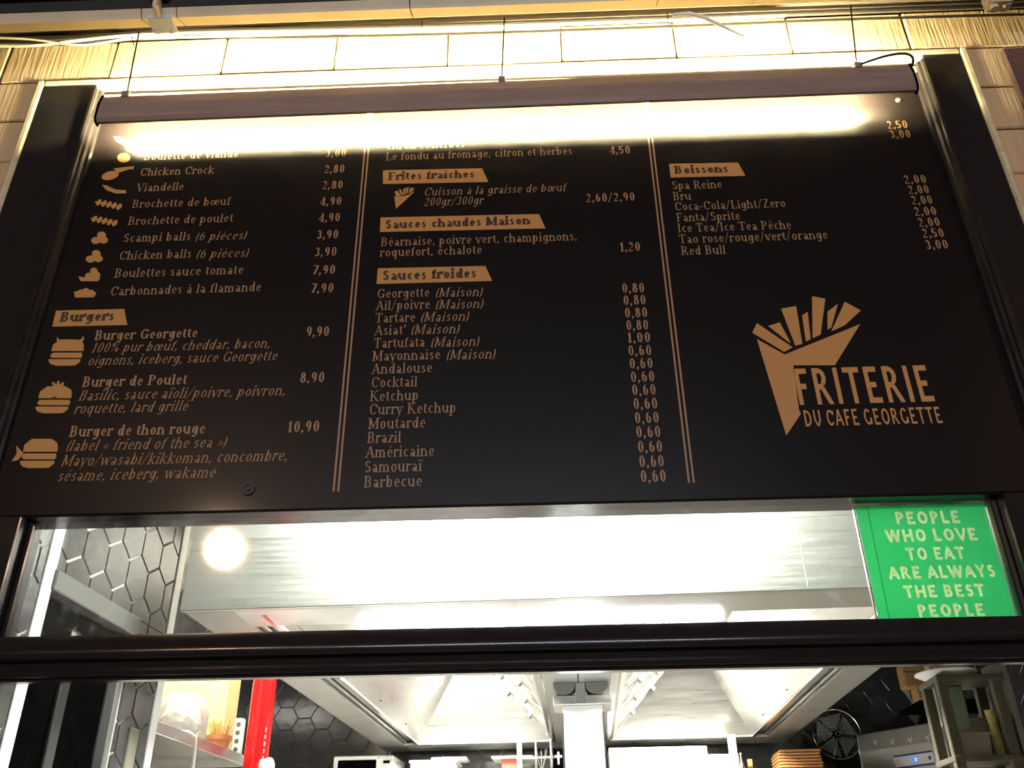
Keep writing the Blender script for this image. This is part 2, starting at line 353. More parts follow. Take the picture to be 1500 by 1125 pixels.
    g['V'] = (.84, [D(.1, 1, .42, 0), D(.42, 0, .74, 1, 0), S(.1, 1), S(.74, 1)])
    g['W'] = (1.16, [D(.1, 1, .34, 0), D(.34, 0, .56, 1, 0), D(.56, 1, .8, 0), D(.8, 0, 1.04, 1, 0), S(.1, 1), S(1.04, 1)])
    g['Y'] = (.82, [D(.1, 1, .4, .46), D(.4, .46, .7, 1, 0), V(.4, 0, .48, 'b'), S(.1, 1), S(.7, 1)])
    g['Z'] = (.76, [H(.97, .1, .64), H(.03, .1, .66), D(.12, 0, .62, 1)])
    g['0'] = (.66, [A(.33, .5, .24, .5, 0, 360)])
    g['1'] = (.50, [V(.26, 0, 1, 'b'), D(.1, .8, .26, 1, 0)])
    g['2'] = (.64, [A(.31, .72, .22, .28, -30, 165), D(.1, .05, .5, .6, 0), H(.05, .08, .54), H(.02, .08, .54)])
    g['3'] = (.62, [('P', .28, .21, .53, 1, -90, 150), ('P', .28, .24, 0, .53, -150, 90)])
    g['4'] = (.66, [V(.44, 0, 1, 'b'), D(.08, .28, .44, 1, 0), H(.26, .06, .58)])
    g['5'] = (.62, [A(.29, .32, .23, .32, -150, 130), V(.14, .46, .94), H(.95, .14, .5)])
    g['6'] = (.66, [A(.33, .32, .23, .32, 0, 360), A(.42, .5, .32, .5, 100, 200)])
    g['7'] = (.60, [H(.95, .08, .54), D(.22, 0, .52, .95), H(.98, .08, .54)])
    g['8'] = (.66, [('P', .33, .21, .53, 1, 0, 360), ('P', .33, .25, 0, .53, 0, 360)])
    g['9'] = (.66, [A(.33, .68, .23, .32, 0, 360), A(.24, .5, .32, .5, -80, 20)])
    g['%'] = (.92, [A(.22, .75, .14, .22, 0, 360), A(.68, .24, .14, .22, 0, 360), D(.2, 0, .7, 1, 0)])
    g[','] = (.30, [O(.14, .07), D(.08, -.16, .17, .04, 0)])
    g['.'] = (.30, [O(.14, .07)])
    g["'"] = (.26, [D(.1, .72, .16, 1, 1)])
    g['/'] = (.52, [D(.04, -.12, .44, 1.05, 0)])
    g['-'] = (.40, [H(.34, .06, .34), H(.38, .06, .34)])
    g['('] = (.36, [A(.42, .42, .3, .66, 125, 235)])
    g[')'] = (.36, [A(-.08, .42, .3, .66, -55, 55)])
    g['\u00ab'] = (.56, [D(.26, .56, .1, .34, 0), D(.1, .34, .26, .12, 0), D(.46, .56, .3, .34, 0), D(.3, .34, .46, .12, 0)])
    g['\u00bb'] = (.56, [D(.1, .56, .26, .34, 0), D(.26, .34, .1, .12, 0), D(.3, .56, .46, .34, 0), D(.46, .34, .3, .12, 0)])
    g['\u0153'] = (1.0, g['o'][1]+[A(.74, c, .21, c, 0, 315), H(c+.02, .54, .94)])
    g[' '] = (.34, [])
    acute = [D(.26, .80, .42, 1.0, 0)]; grave = [D(.2, 1.0, .36, .80, 0)]
    circ = [D(.16, .82, .30, 1.0, 0), D(.30, 1.0, .44, .82, 0)]; diar = [O(.18, .92), O(.44, .92)]
    g['\u00e9'] = (.60, g['e'][1]+acute); g['\u00e8'] = (.60, g['e'][1]+grave); g['\u00ea'] = (.60, g['e'][1]+circ)
    g['\u00e0'] = (.62, g['a'][1]+grave)
    g['\u00ef'] = (.38, [V(.18, 0, x, 'bl'), O(.05, .92), O(.32, .92)])
    g['\u00ee'] = (.38, [V(.18, 0, x, 'bl'), D(.04, .82, .18, 1, 0), D(.18, 1, .32, .82, 0)])
    return g
GL = glyphs()
STY = {'reg': (.125, .055, .10, 0), 'bold': (.19, .075, .09, 0), 'extra': (.32, .12, .07, 0), 'it': (.11, .05, .07, .22),
       'bit': (.18, .07, .07, .2), 'sans': (.25, .22, 0, 0), 'deco': (.165, .14, 0, 0), 'logo': (.20, .15, 0, 0)}
def setline(txt, style):
    w, t, sf, sl = STY[style]; X = 0; V = []; Fc = []
    def q(*p):
        n = len(V); V.extend([(X+a+sl*b, b) for a, b in p]); Fc.append(tuple(range(n, n+len(p))))
    for ch in txt:
        adv, pr = GL[ch]; ex = (w-.125)*.9
        gx = 1+max(0, w-.125)*1.5
        for p in pr:
            k = p[0]
            if k == 'P':
                _, cx, rx, lo, hi, a0, a1 = p
                lo2 = lo-t/2 if lo > .01 else lo; hi2 = hi+t/2 if hi < .99 and abs(hi-.68) > .001 else hi
                p = ('A', cx, (lo2+hi2)/2, rx, (hi2-lo2)/2, a0, a1); k = 'A'
            p = list(p)
            for ix in {'V': (1,), 'v': (1,), 'H': (2, 3), 'D': (1, 3), 'S': (1,), 'O': (1,), 'A': (1, 3)}[k]: p[ix] = p[ix]*gx
            p = tuple(p)
            if k == 'V':
                _, c, a, b, s = p; q((c-w/2, a), (c+w/2, a), (c+w/2, b), (c-w/2, b))
                if sf:
                    for m in s:
                        if m in 'b': q((c-w/2-sf, a), (c+w/2+sf, a), (c+w/2+sf, a+t), (c-w/2-sf, a+t))
                        if m in 't': q((c-w/2-sf, b-t), (c+w/2+sf, b-t), (c+w/2+sf, b), (c-w/2-sf, b))
                        if m in 'l': q((c-w/2-sf, b-t*1.5), (c, b-t), (c, b), (c-w/2, b))
                        if m == 'r': q((c, a), (c+w/2+sf, a), (c+w/2+sf, a+t), (c, a+t))
                        if m == 'B': q((c-w/2-sf, a), (c, a), (c, a+t), (c-w/2-sf, a+t))
                        if m == 'T': q((c-w/2-sf, b-t), (c, b-t), (c, b), (c-w/2-sf, b))
            elif k == 'v':
                if sf: _, c, a, b = p; q((c-t/2, a), (c+t/2, a), (c+t/2, b), (c-t/2, b))
            elif k == 'H':
                _, y, a, b = p; hh = t/2
                yy = min(max(y, hh), 1-hh) if y > .9 or y < .1 else y
                q((a, yy-hh), (b, yy-hh), (b, yy+hh), (a, yy+hh))
            elif k == 'D':
                _, a, b, c, d, th = p; ww = (w if th else t)/2*1.05
                q((a-ww, b), (a+ww, b), (c+ww, d), (c-ww, d)) if d > b or True else None
            elif k == 'S':
                if sf: _, c, y = p; y0 = y-t if y > .3 else y; q((c-sf-.05, y0), (c+sf+.05, y0), (c+sf+.05, y0+t), (c-sf-.05, y0+t))
            elif k == 'O':
                _, a, b = p; r = max(w*.62, .085); q(*[(a+r*math.cos(i*math.pi/3), b+r*math.sin(i*math.pi/3)) for i in range(6)])
            elif k == 'A':
                _, cx, cy, rx, ry, a0, a1 = p; n = max(4, int(abs(a1-a0)/26)); pts = []
                for i in range(n+1):
                    a = math.radians(a0+(a1-a0)*i/n); th = t+(w-t)*abs(math.cos(a))
                    pts.append((cx+rx*math.cos(a), cy+ry*math.sin(a), cx+max(rx-th, .01)*math.cos(a), cy+max(ry-th*.95, .01)*math.sin(a)))
                for i in range(n): q((pts[i][0], pts[i][1]), (pts[i+1][0], pts[i+1][1]), (pts[i+1][2], pts[i+1][3]), (pts[i][2], pts[i][3]))
        X += adv*gx+.03
    return V, Fc, X-.06
def put_text(parent, lc, txt, px0, py, px1, style='reg', m=None, y=-.0008, cap=None, name='lettering'):
    a = at(px0, py, y); b = at(px1, py, y)
    V, Fc, wd = setline(txt, style)
    width = (b.x-a.x)/wd
    h = cap or width
    own = [0]*len(V)
    for q, f in enumerate(Fc):
        for k in f: own[k] = q % 6
    me = MB(); me.add([lc((a.x+vx*width, y-own[k]*.00005, a.z+vy*h)) for k, (vx, vy) in enumerate(V)], [])
    me.f = [f if True else f for f in Fc]
    return me.build(name, m or M['goldtext'], parent)

CAP = {'reg': .0335, 'it': .0335, 'bold': .034}
def T(txt, x0, py, x1, style='reg', cap=None, m=None, y=-.0008):
    return put_text(mbd, lb, txt, x0, py, x1, style, m, y, cap or CAP.get(style, .034))
rows = [
 ('Fricadelle', 215, 212, 288, 'bold'), ('Boulette de viande', 209.5, 234.6, 348, 'reg'), ('Chicken Crock', 204, 257.6, 312, 'reg'),
 ('Viandelle', 199, 280.6, 268, 'reg'), ('Brochette de b\u0153uf', 192, 304.6, 336, 'reg'), ('Brochette de poulet', 186, 329.7, 340, 'reg'),
 ('Scampi balls', 179, 354.8, 278, 'reg'), ('(6 pi\u00e8ces)', 284, 352.5, 360, 'it'), ('Chicken balls', 173, 380.6, 279, 'reg'), ('(6 pi\u00e8ces)', 285, 378.3, 363, 'it'),
 ('Boulettes sauce tomate', 166, 406.7, 355, 'reg'), ('Carbonnades \u00e0 la flamande', 160, 433, 381, 'reg'),
 ('2,80', 478, 209, 510, 'bold'), ('3,00', 476, 230, 507, 'bold'), ('2,80', 474, 253.5, 504.5, 'bold'), ('2,80', 471, 277, 502, 'bold'), ('4,90', 468, 301, 500, 'bold'),
 ('4,90', 466, 325, 498, 'bold'), ('3,90', 463, 350, 495.5, 'bold'), ('3,90', 460, 375.5, 493, 'bold'), ('7,90', 457, 402, 491, 'bold'), ('7,90', 454.5, 429, 488.5, 'bold'),
 ('Burger Georgette', 137, 498.3, 288, 'bold'), ('9,90', 447, 493, 482, 'bold'),
 ('100% pur b\u0153uf, cheddar, bacon,', 132, 516.7, 394, 'it'), ('oignons, iceberg, sauce Georgette', 127, 535.4, 404, 'it'),
 ('Burger de Poulet', 119, 567, 272, 'bold'), ('8,90', 438, 560.8, 475, 'bold'),
 ('Basilic, sauce a\u00efoli/poivre, poivron,', 113, 587, 416, 'it'), ('roquette, lard grill\u00e9', 107, 606, 273, 'it'),
 ('Burger de thon rouge', 100, 640, 299, 'bold'), ('10,90', 420, 633.3, 467.5, 'bold'),
 ('(label \u00ab friend of the sea \u00bb)', 94, 660.8, 330, 'it'), ('Mayo/wasabi/kikkoman, concombre,', 88, 683, 419, 'it'), ('s\u00e9same, iceberg, wakam\u00e9', 82.5, 705, 313, 'it'),
 ('citron et herbes', 566, 219.3, 681, 'bold'), ('Le fondu au fromage, citron et herbes', 564.5, 235, 839, 'reg'), ('4,50', 893, 225.7, 924, 'bold'),
 ('Cuisson \u00e0 la graisse de b\u0153uf', 620, 286.7, 829, 'it'), ('200gr/300gr', 620, 301.7, 707, 'it'), ('2,60/2,90', 858, 296, 931, 'bold'),
 ('B\u00e9arnaise, poivre vert, champignons,', 557, 360.7, 846, 'reg'), ('roquefort, \u00e9chalote', 556, 376, 706, 'reg'), ('1,20', 908, 368.3, 939, 'bold'),
 ('Georgette', 551.5, 436.7, 629, 'reg'), ('(Maison)', 636, 435.5, 707, 'it'), ('Ail/poivre', 550, 454.3, 630, 'reg'), ('(Maison)', 636, 453, 708, 'it'),
 ('Tartare', 549, 472.7, 608, 'reg'), ('(Maison)', 614, 471.5, 687, 'it'), ("Asiat'", 548, 491, 594, 'reg'), ('(Maison)', 600, 490, 673, 'it'),
 ('Tartufata', 547, 509.7, 622, 'reg'), ('(Maison)', 629, 508.5, 702, 'it'), ('Mayonnaise', 545, 528.7, 645, 'reg'), ('(Maison)', 652, 527, 726, 'it'),
 ('Andalouse', 544, 547.7, 633, 'reg'), ('Cocktail', 543, 567.7, 611, 'reg'), ('Ketchup', 541, 587.7, 613, 'reg'), ('Curry Ketchup', 540, 607.3, 668, 'reg'),
 ('Moutarde', 539, 628.3, 623, 'reg'), ('Brazil', 537, 649, 587, 'reg'), ('Am\u00e9ricaine', 535, 670.3, 636, 'reg'), ('Samoura\u00ef', 533, 692, 618, 'reg'), ('Barbecue', 532, 714.3, 618, 'reg'),
 ('Spa Reine', 984.5, 277.5, 1058.5, 'reg'), ('Bru', 986, 293.4, 1013, 'reg'), ('Coca-Cola/Light/Zero', 988.5, 308.3, 1152.5, 'reg'), ('Fanta/Sprite', 991, 324.7, 1085.5, 'reg'),
 ('Ice Tea/Ice Tea P\u00eache', 993, 340.3, 1161, 'reg'), ('Tao rose/rouge/vert/orange', 995, 356.4, 1215, 'reg'), ('Red Bull', 998, 373.6, 1064, 'reg'),
 ('2,50', 1300, 188.5, 1331.5, 'bold'), ('3,00', 1304.5, 202.5, 1336, 'bold'), ('2,00', 1325, 269, 1359, 'bold'), ('2,00', 1331, 284, 1363, 'bold'), ('2,00', 1336, 299.4, 1368, 'bold'),
 ('2,00', 1340, 316, 1374, 'bold'), ('2,00', 1346, 332, 1379, 'bold'), ('2,50', 1352, 348, 1385, 'bold'), ('3,00', 1357, 365, 1391, 'bold'),
]
pr = [('0,80', 911, 429, 945), ('0,80', 913, 446.7, 947), ('0,80', 915, 465.3, 949.5), ('0,80', 917, 483.7, 951), ('1,00', 919, 502, 954), ('0,60', 920, 521, 955.5), ('0,60', 921.8, 540, 957.5),
      ('0,60', 923.5, 559.5, 960), ('0,60', 925.5, 579, 962), ('0,60', 927.5, 599.3, 964.5), ('0,60', 929.5, 620, 966.5), ('0,60', 931.5, 641, 969), ('0,60', 934, 662.7, 971.5), ('0,60', 936, 684.3, 974), ('0,60', 938, 706.3, 977)]
for a in rows: T(*a)
for a in pr: T(*a, 'bold')
# hidden upper rows behind the lamp's glare keep the columns going
def flat(pts, name, m, parent=mbd, lc=lb, y=-.0008):
    me = MB(); me.add([lc(tuple(at(px, py, y))) for px, py in pts], [tuple(range(len(pts)))[::-1]]); return me.build(name, m, parent)
def flats(polys, name, m, parent=mbd, lc=lb, y=-.0008):
    me = MB()
    for q, pts in enumerate(polys): me.add([lc(tuple(at(px, py, y)+Vector((0, -.00005*(q % 9), 0)))) for px, py in pts], [tuple(range(len(pts)))[::-1]])
    return me.build(name, m, parent)
for pts, txt, x0, by, x1, cap in (([(82, 455), (182, 452.5), (186.5, 476), (76.5, 478.5)], 'Burgers', 86, 471.5, 166, .036),
        ([(561, 249.5), (706, 246.5), (715.5, 266.5), (561, 269.5)], 'Frites fra\u00eeches', 568, 264, 695, .034),
        ([(557.5, 318.5), (789.5, 313.5), (799, 334.5), (556.5, 339.8)], 'Sauces chaudes Maison', 563, 335, 777, .034),
        ([(553.5, 393), (711, 389.5), (721, 411.5), (551.5, 416)], 'Sauces froides', 559, 410.5, 698, .036),
        ([(980, 240), (1081, 238), (1092, 257.5), (982.5, 260)], 'Boissons', 988, 254.5, 1068, .033)):
    flat(pts, 'heading_banner', M['gold'])
    T(txt, x0, by, x1, 'extra', cap, M['ink'], -.0016)
# double rules between the columns
for x in (-.536, -.5235, .400, .4125):
    MB().box(lb((x-.0025, -.0008, 2.482)), lb((x+.0025, 0, 3.9))).build('column_rule', M['goldtext'], mbd)
def ell(cx, cy, rx, ry, a0=0, a1=360, n=18, rot=0):
    r = math.radians(rot); o = []
    for i in range(n+(1 if a1-a0 < 360 else 0)):
        a = math.radians(a0+(a1-a0)*i/n); u, v = rx*math.cos(a), ry*math.sin(a)
        o.append((cx+u*math.cos(r)-v*math.sin(r), cy+u*math.sin(r)+v*math.cos(r)))
    return o
def zs(b): return [(b[0]+x/2.83, b[1]+y/2.83) for x, y in b[2]]
P4 = lambda pts: [(x/2.83, 200+y/2.83) for x, y in pts]
P5 = lambda pts: [(x/2.83, 440+y/2.83) for x, y in pts]
flats([P4([(470, 0), (492, 0), (520, 16), (566, 22), (566, 38), (516, 36), (484, 20)])], 'food_icon', M['gold'])
flats([ell(181.3, 231, 9.4, 6.9)], 'food_icon', M['gold'])
flats([ell(161.5, 257, 13, 6.2, rot=-14), P4([(470, 132), (545, 124), (556, 122), (552, 136), (540, 134), (490, 150)])], 'food_icon', M['gold'])
flats([P4([(422, 200), (440, 202), (480, 220), (522, 222), (522, 236), (480, 236), (440, 222)])], 'food_icon', M['gold'])
for dx, dy in ((0, 0), (-18, 68)):
    flats([ell((410+dx+i*21)/2.83, 200+(273+dy+i*4.5)/2.83, 3.0, 5.6, rot=38, n=10) for i in range(5)]+[P4([(395+dx, 268+dy), (505+dx, 292+dy), (503+dx, 297+dy), (395+dx, 275+dy)])], 'food_icon', M['gold'])
for cx, cy in ((413, 421), (391, 498)):
    flats([ell((cx-16)/2.83, 200+(cy+10)/2.83, 6.8, 5.2), ell((cx+16)/2.83, 200+(cy+8)/2.83, 6.8, 5.2), ell((cx+8)/2.83, 200+(cy-12)/2.83, 6.6, 5.4)], 'food_icon', M['gold'])
flats([ell(137.5, 397, 5.6, 5), P4([(324, 580), (350, 584), (362, 566), (402, 566), (412, 580), (416, 588), (405, 600), (335, 600)]), ell(130.5, 404, 6, 4.5), ell(141, 403, 6, 5)], 'food_icon', M['gold'])
flats([P4([(306, 644), (322, 640), (384, 638), (400, 648), (390, 666), (312, 668)]), ell(119, 427.5, 5, 3.5), ell(126, 426, 5, 4.2), ell(133, 428, 5, 3.6)], 'food_icon', M['gold'])
def bun(x0, x1, yt, yb, sk=6):             # burger: top bun, filling, bottom bun in the crop's coordinates
    h = yb-yt; a = yt+h*.44; b = yt+h*.50; c = yt+h*.70; d = yt+h*.75
    def row(t): return sk*(yb-t)/h
    top = [(x0+row(a)+2, a), (x0+row(yt+h*.2)+6, yt+h*.2), (x0+row(yt)+34, yt), (x1-30+row(yt)*.3, yt), (x1-4, yt+h*.12), (x1, yt+h*.25), (x1-2, a)]
    mid = [(x0+4+row(b), b+4), (x0+14+row(b), b), (x1-10, b), (x1-6, (b+c)/2), (x1-12, c), (x0+12, c), (x0+4, (b+c)/2+4)]
    bot = [(x0-2, d), (x1-14, d), (x1-16, d+h*.1), (x1-36, yb-2), (x1-52, yb), (x0+30, yb), (x0+8, yb-6), (x0-2, yb-16)]
    return [top, mid, bot]
flats([P5(p) for p in bun(204, 348, 162, 271, 12)+[[(236, 150), (246, 164), (262, 166), (262, 176), (236, 172)], [(344, 146), (349, 158), (340, 176), (318, 176), (320, 166), (338, 160)]]], 'burger_icon', M['gold'])
flats([P5(p) for p in bun(150, 298, 356, 468, 12)+[[(x/1, y) for x, y in [(225, 360), (214, 342), (222, 338), (234, 350), (238, 334), (247, 334), (247, 350), (262, 338), (267, 345), (256, 362)]]]], 'burger_icon', M['gold'])
flats([P5(p) for p in bun(86, 240, 574, 695, 12)+[[(98, 634), (88, 624), (68, 602), (70, 634), (48, 668), (74, 662), (92, 644)]]], 'burger_icon', M['gold'])
flats([P5([(216, 399), (236, 399), (225, 414)])], 'burger_beak', M['ink'], y=-.0016)
P6 = lambda pts: [(500+x/3, 190+y/3) for x, y in pts]
flats([P6(p) for p in [[(233, 292), (272, 292), (300, 284), (318, 270), (320, 274), (240, 348)], [(234, 272), (246, 268), (262, 290), (240, 290)], [(252, 264), (262, 262), (272, 286), (264, 288)],
      [(274, 258), (284, 256), (280, 284), (272, 286)], [(288, 254), (298, 252), (290, 280), (283, 282)], [(306, 254), (322, 260), (304, 276), (294, 280)]]], 'fries_icon', M['gold'])
P8 = lambda pts: [(950+x/2.2055, 190+y/2.2055) for x, y in pts]
lg = [[(350, 676), (440, 726), (480, 712), (452, 762), (492, 900), (492, 918), (445, 988)],
      [(440, 726), (684, 628), (602, 761), (468, 761), (445, 988), (400, 850)],
      [(350, 625), (466, 703), (438, 718), (335, 656)], [(386, 634), (424, 622), (460, 690), (452, 686)],
      [(428, 578), (477, 570), (497, 692), (474, 698)], [(496, 600), (514, 588), (524, 678), (508, 684)],
      [(528, 538), (571, 546), (556, 662), (530, 674)], [(578, 588), (612, 562), (590, 640), (578, 646)], [(634, 556), (686, 584), (634, 632), (590, 652)]]
flats([P8([(350, 676), (440, 726), (468, 761), (486, 905), (492, 918), (445, 988)]), P8([(440, 726), (684, 628), (602, 761), (468, 761)])]+[P8(p) for p in lg[2:]], 'logo_fries_cone', M['gold'])
T('FRITERIE', 1168, 593.3, 1374, 'logo', at(1168, 540, 0).z-at(1168, 593.3, 0).z, M['gold'])
T('DU CAFE GEORGETTE', 1179, 624.8, 1384, 'deco', at(1179, 601, 0).z-at(1179, 624.8, 0).z, M['gold'])
b_ = at(364, 717, 0)
o = MB().lathe([(.0, -.006), (.005, -.006), (.006, -.002), (.011, -.002), (.012, -.005), (.017, -.005), (.018, 0)], lb((b_.x, 0, b_.z)), 20, 'y').build('bolt', mat('blackened_bolt', (.03, .028, .026), .5, metal=.5), mbd, True)
b_ = at(1316, 147, 0)
MB().lathe([(.0, -.007), (.006, -.006), (.009, -.003), (.010, 0)], lb((b_.x, 0, b_.z)), 16, 'y').build('bolt', M['steeld'], mbd, True)

# ------------------------------------------------------------------ lamp over the board
LX0, LX1 = -1.408, 1.258
lamp = thing('menu_lamp', 'long brown trough lamp hanging in front of the menu board', 'lamp', (-.07, -.09, 3.775))
ll = local(lamp)
def zt(x): return (x+.07)*.006               # the lamp hangs slightly out of level
def lext(prof, x0, x1):
    n = len(prof); vs = []
    for x in (x0, x1): vs += [ll((x, y, z+zt(x))) for y, z in prof]
    fs = [(i, (i+1) % n, n+(i+1) % n, n+i) for i in range(n)]+[tuple(range(n))[::-1], tuple(range(n, 2*n))]
    return MB().add(vs, fs)
outer = [(-.090, 3.772), (-.099, 3.772), (-.107, 3.784), (-.109, 3.842), (-.100, 3.886), (-.095, 3.889)]
inner = [(-.095, 3.886), (-.104, 3.842), (-.104, 3.813), (-.078, 3.811), (-.078, 3.807), (-.104, 3.807), (-.103, 3.785), (-.097, 3.776), (-.090, 3.776)]
lext(outer+inner, LX0, LX1).build('housing', M['house'], lamp)
inn = [(-.0945, 3.885), (-.1035, 3.842), (-.1035, 3.8145), (-.0785, 3.8125)]
lext(inn+[(y+.0012, z+.0008) for y, z in inn[::-1]], LX0+.004, LX1-.004).build('reflector', M['white'], lamp)
for x in (LX0, LX1): lext([(-.082, 3.770), (-.102, 3.770), (-.111, 3.783), (-.112, 3.845), (-.103, 3.892), (-.088, 3.892), (-.088, 3.815), (-.076, 3.813)], x-.003, x+.003).build('end_cap', M['dark'], lamp)
n = 12; me = MB(); me.tube([ll((LX0+.04, -.0925, 3.826+zt(LX0))), ll((LX1-.13, -.0925, 3.826+zt(LX1)))], .0065, 10)
me.build('tube', M['tube'], lamp, True)
for x in (-1.333, -.077, 1.092):
    b = MB(); z0 = 3.886+zt(x); b.box(ll((x-.012, -.106, z0-.004)), ll((x+.012, -.080, z0+.022)), .002); b.build('rod_clamp', M['house'], lamp)
    b = MB(); b.tube([ll((x, -.093, z0+.018)), ll((x+.012, -.140, 4.148))], .0028, 8); b.build('rod', M['cable'], lamp, True)
pts = []
for i in range(15):
    t = i/14; p0, p1, p2, p3 = Vector((1.098, -.112, 3.893)), Vector((1.21, -.122, 3.935)), Vector((1.29, -.122, 3.945)), Vector((1.255, -.118, 3.872))
    pts.append(ll(p0*(1-t)**3+p1*3*t*(1-t)**2+p2*3*t*t*(1-t)+p3*t**3))
MB().tube(pts, .0042, 8).build('power_cable', M['cable'], lamp, True)

# ------------------------------------------------------------------ awning cassette above
cas = thing('awning_cassette', 'long cream metal awning cassette running along the top of the wall', 'awning', (0, -.24, 4.07))
lc_ = local(cas)
cp = [(-.200, 4.098), (-.257, 4.064), (-.262, 4.074), (-.273, 4.092), (-.273, 4.20), (-.190, 4.20), (-.190, 4.104)]
segs = [-2.4, -1.29, -1.17, -.38, .452, .78, 1.46, 2.3]
for a, b in zip(segs[:-1], segs[1:]):
    MB().ext([tuple(lc_((0, y, z)))[1:] for y, z in cp], 0, a+.002, b-.002).build('cassette_section', M['cream'], cas)
MB().ext([tuple(lc_((0, y, z)))[1:] for y, z in [(-.198, 4.112), (-.25, 4.112), (-.268, 4.125), (-.268, 4.19), (-.198, 4.19)]], 0, -2.39, 2.29).build('inner_core', M['dark'], cas)
cas.location.y += .062; cas.location.z += .077
MB().box(lc_((-2.4, -.2765, 4.095)), lc_((2.3, -.2735, 4.194))).build('front_cover', M['canvas'], cas)
# clamp bracket at the left
bk = MB(); x0, x1 = -1.27, -1.185
bk.box(lc_((x0, -.264, 4.058)), lc_((x1, -.196, 4.071)), .004)
for x in (x0+.02, x1-.02): bk.lathe([(0, -.008), (.007, -.008), (.007, 0)], lc_((x, -.205, 4.060)), 10)
bk.build('clamp_plate', M['white'], cas)
bk = MB(); bk.box(lc_((x0+.015, -.33, 4.11)), lc_((x1-.005, -.30, 4.15)), .006); bk.box(lc_(((x0+x1)/2-.008, -.31, 4.06)), lc_(((x0+x1)/2+.008, -.262, 4.12)), .003)
bk.build('clamp_arm', M['cream'], cas)
# gear box right
gb = thing('awning_gearbox', 'pale cast gearbox of the awning crank at the top right', 'gearbox', (1.46, -.20, 4.08))
lg_ = local(gb)
g0 = at(1468, 6, -.17)
MB().box(lg_((g0.x-.05, -.20, g0.z-.012)), lg_((g0.x+.03, -.14, g0.z+.05)), .010).build('gear_body', M['cream'], gb)
MB().tube([lg_((g0.x-.03, -.17, g0.z-.026)), lg_((g0.x-.03, -.17, g0.z+.02))], .014, 12).build('gear_collar', M['cream'], gb, True)
MB().tube([lg_((g0.x-.008, -.185, g0.z-.030)), lg_((g0.x+.02, -.185, g0.z-.012)), lg_((g0.x+.015, -.185, g0.z+.02))], .006, 8).build('crank_eye', M['steeld'], gb, True)
# canopy cloth overhead (dark)
cn = MB().ext([(-.14, 4.280), (-.232, 4.280), (-.56, 4.225), (-.56, 4.245), (-.232, 4.302), (-.14, 4.302)], 0, -2.6, 2.6).build('awning_canopy', M['canvas'])
tag(cn, 'dark awning cloth above the cream cassette along the top edge', 'awning')
# wall bracket to fascia that carries it
for i, x in enumerate((-2.15, 2.15)):
    tag(box('awning_bracket', (x-.02, -.127, 4.215), (x+.02, -.01, 4.26), M['cream']), 'cream metal arm holding the %s end of the awning cassette' % ('left', 'right')[i], 'bracket', 'arms holding the awning cassette')
# cable tray ledge and cables
lt = MB().box((-2.6, -.075, 4.258), (2.3, -.012, 4.270)).build('cable_ledge', M['fascia'])
tag(lt, 'narrow dark ledge along the top of the limestone carrying cables', 'ledge')
cabs = [(M['cable'], .0065, -.050, [(-40, 51), (60, 53), (140, 52), (210, 47), (330, 43), (450, 41), (620, 37), (800, 31), (1000, 24), (1200, 17), (1540, 6)], 'thick black cable running just below the cassette'),
        (M['cable'], .0050, -.040, [(-40, 60), (70, 62), (150, 58), (230, 52), (380, 55), (560, 52), (750, 47), (1000, 38), (1250, 28), (1540, 20)], 'thin black cable running lowest, close over the limestone'),
        (M['wcable'], .0050, -.064, [(-40, 67), (50, 67), (110, 60), (190, 52), (300, 48), (480, 45), (700, 40), (950, 31), (1150, 23)], 'pale cable rising from the far left into the black cables'),
        (M['wcable'], .0040, -.076, [(-40, 55), (40, 57), (120, 66), (200, 56), (330, 53), (480, 49), (640, 45), (820, 40)], 'thin pale cable sagging between the black cables at the left')]
for m, r, y, px_, lab in cabs:
    P = [at(a, b, y) for a, b in px_]; pts = []
    for i in range(len(P)-1):
        p0, p1, p2, p3 = P[max(i-1, 0)], P[i], P[i+1], P[min(i+2, len(P)-1)]
        for q in range(6):
            t = q/6; pts.append(.5*((2*p1)+(p2-p0)*t+(2*p0-5*p1+4*p2-p3)*t*t+(3*p1-p0-3*p2+p3)*t**3))
    pts.append(P[-1])
    tag(MB().tube(pts, r, 6).build('cable', m, None, True), lab, 'cable')
cw = [at(px, py, -.15) for px, py in ((985, 22), (1010, 20), (1032, 26), (1052, 35), (1070, 44), (1090, 53))]
tag(MB().tube(cw, [.006, .007, .007, .006, .004, .003], 8).build('cable', M['white'], None, True), 'white loose cable end drooping below the cassette right of centre', 'cable')
for px, py0, py1 in ((193, 53, 66), (617, 30, 50), (977, 18, 40)):
    p, q = at(px, py0, -.11), at(px+3, py1, -.10)
    tag(MB().tube([p, q], .0018, 6).build('cable_tie', M['cable']), 'thin dark tie looped round the cables under the cassette, %s' % {193: 'leftmost', 617: 'above the second word column', 977: 'above the drinks column'}[px], 'cable tie', 'ties round the facade cables')

# ================================================================== STREET GROUND
tag(MB().box((-6, -12, -.06), (6, .12, 0)).build('floor_street', M['pave']), 'grey street pavement in front of the shop', 'ground', kind='structure')

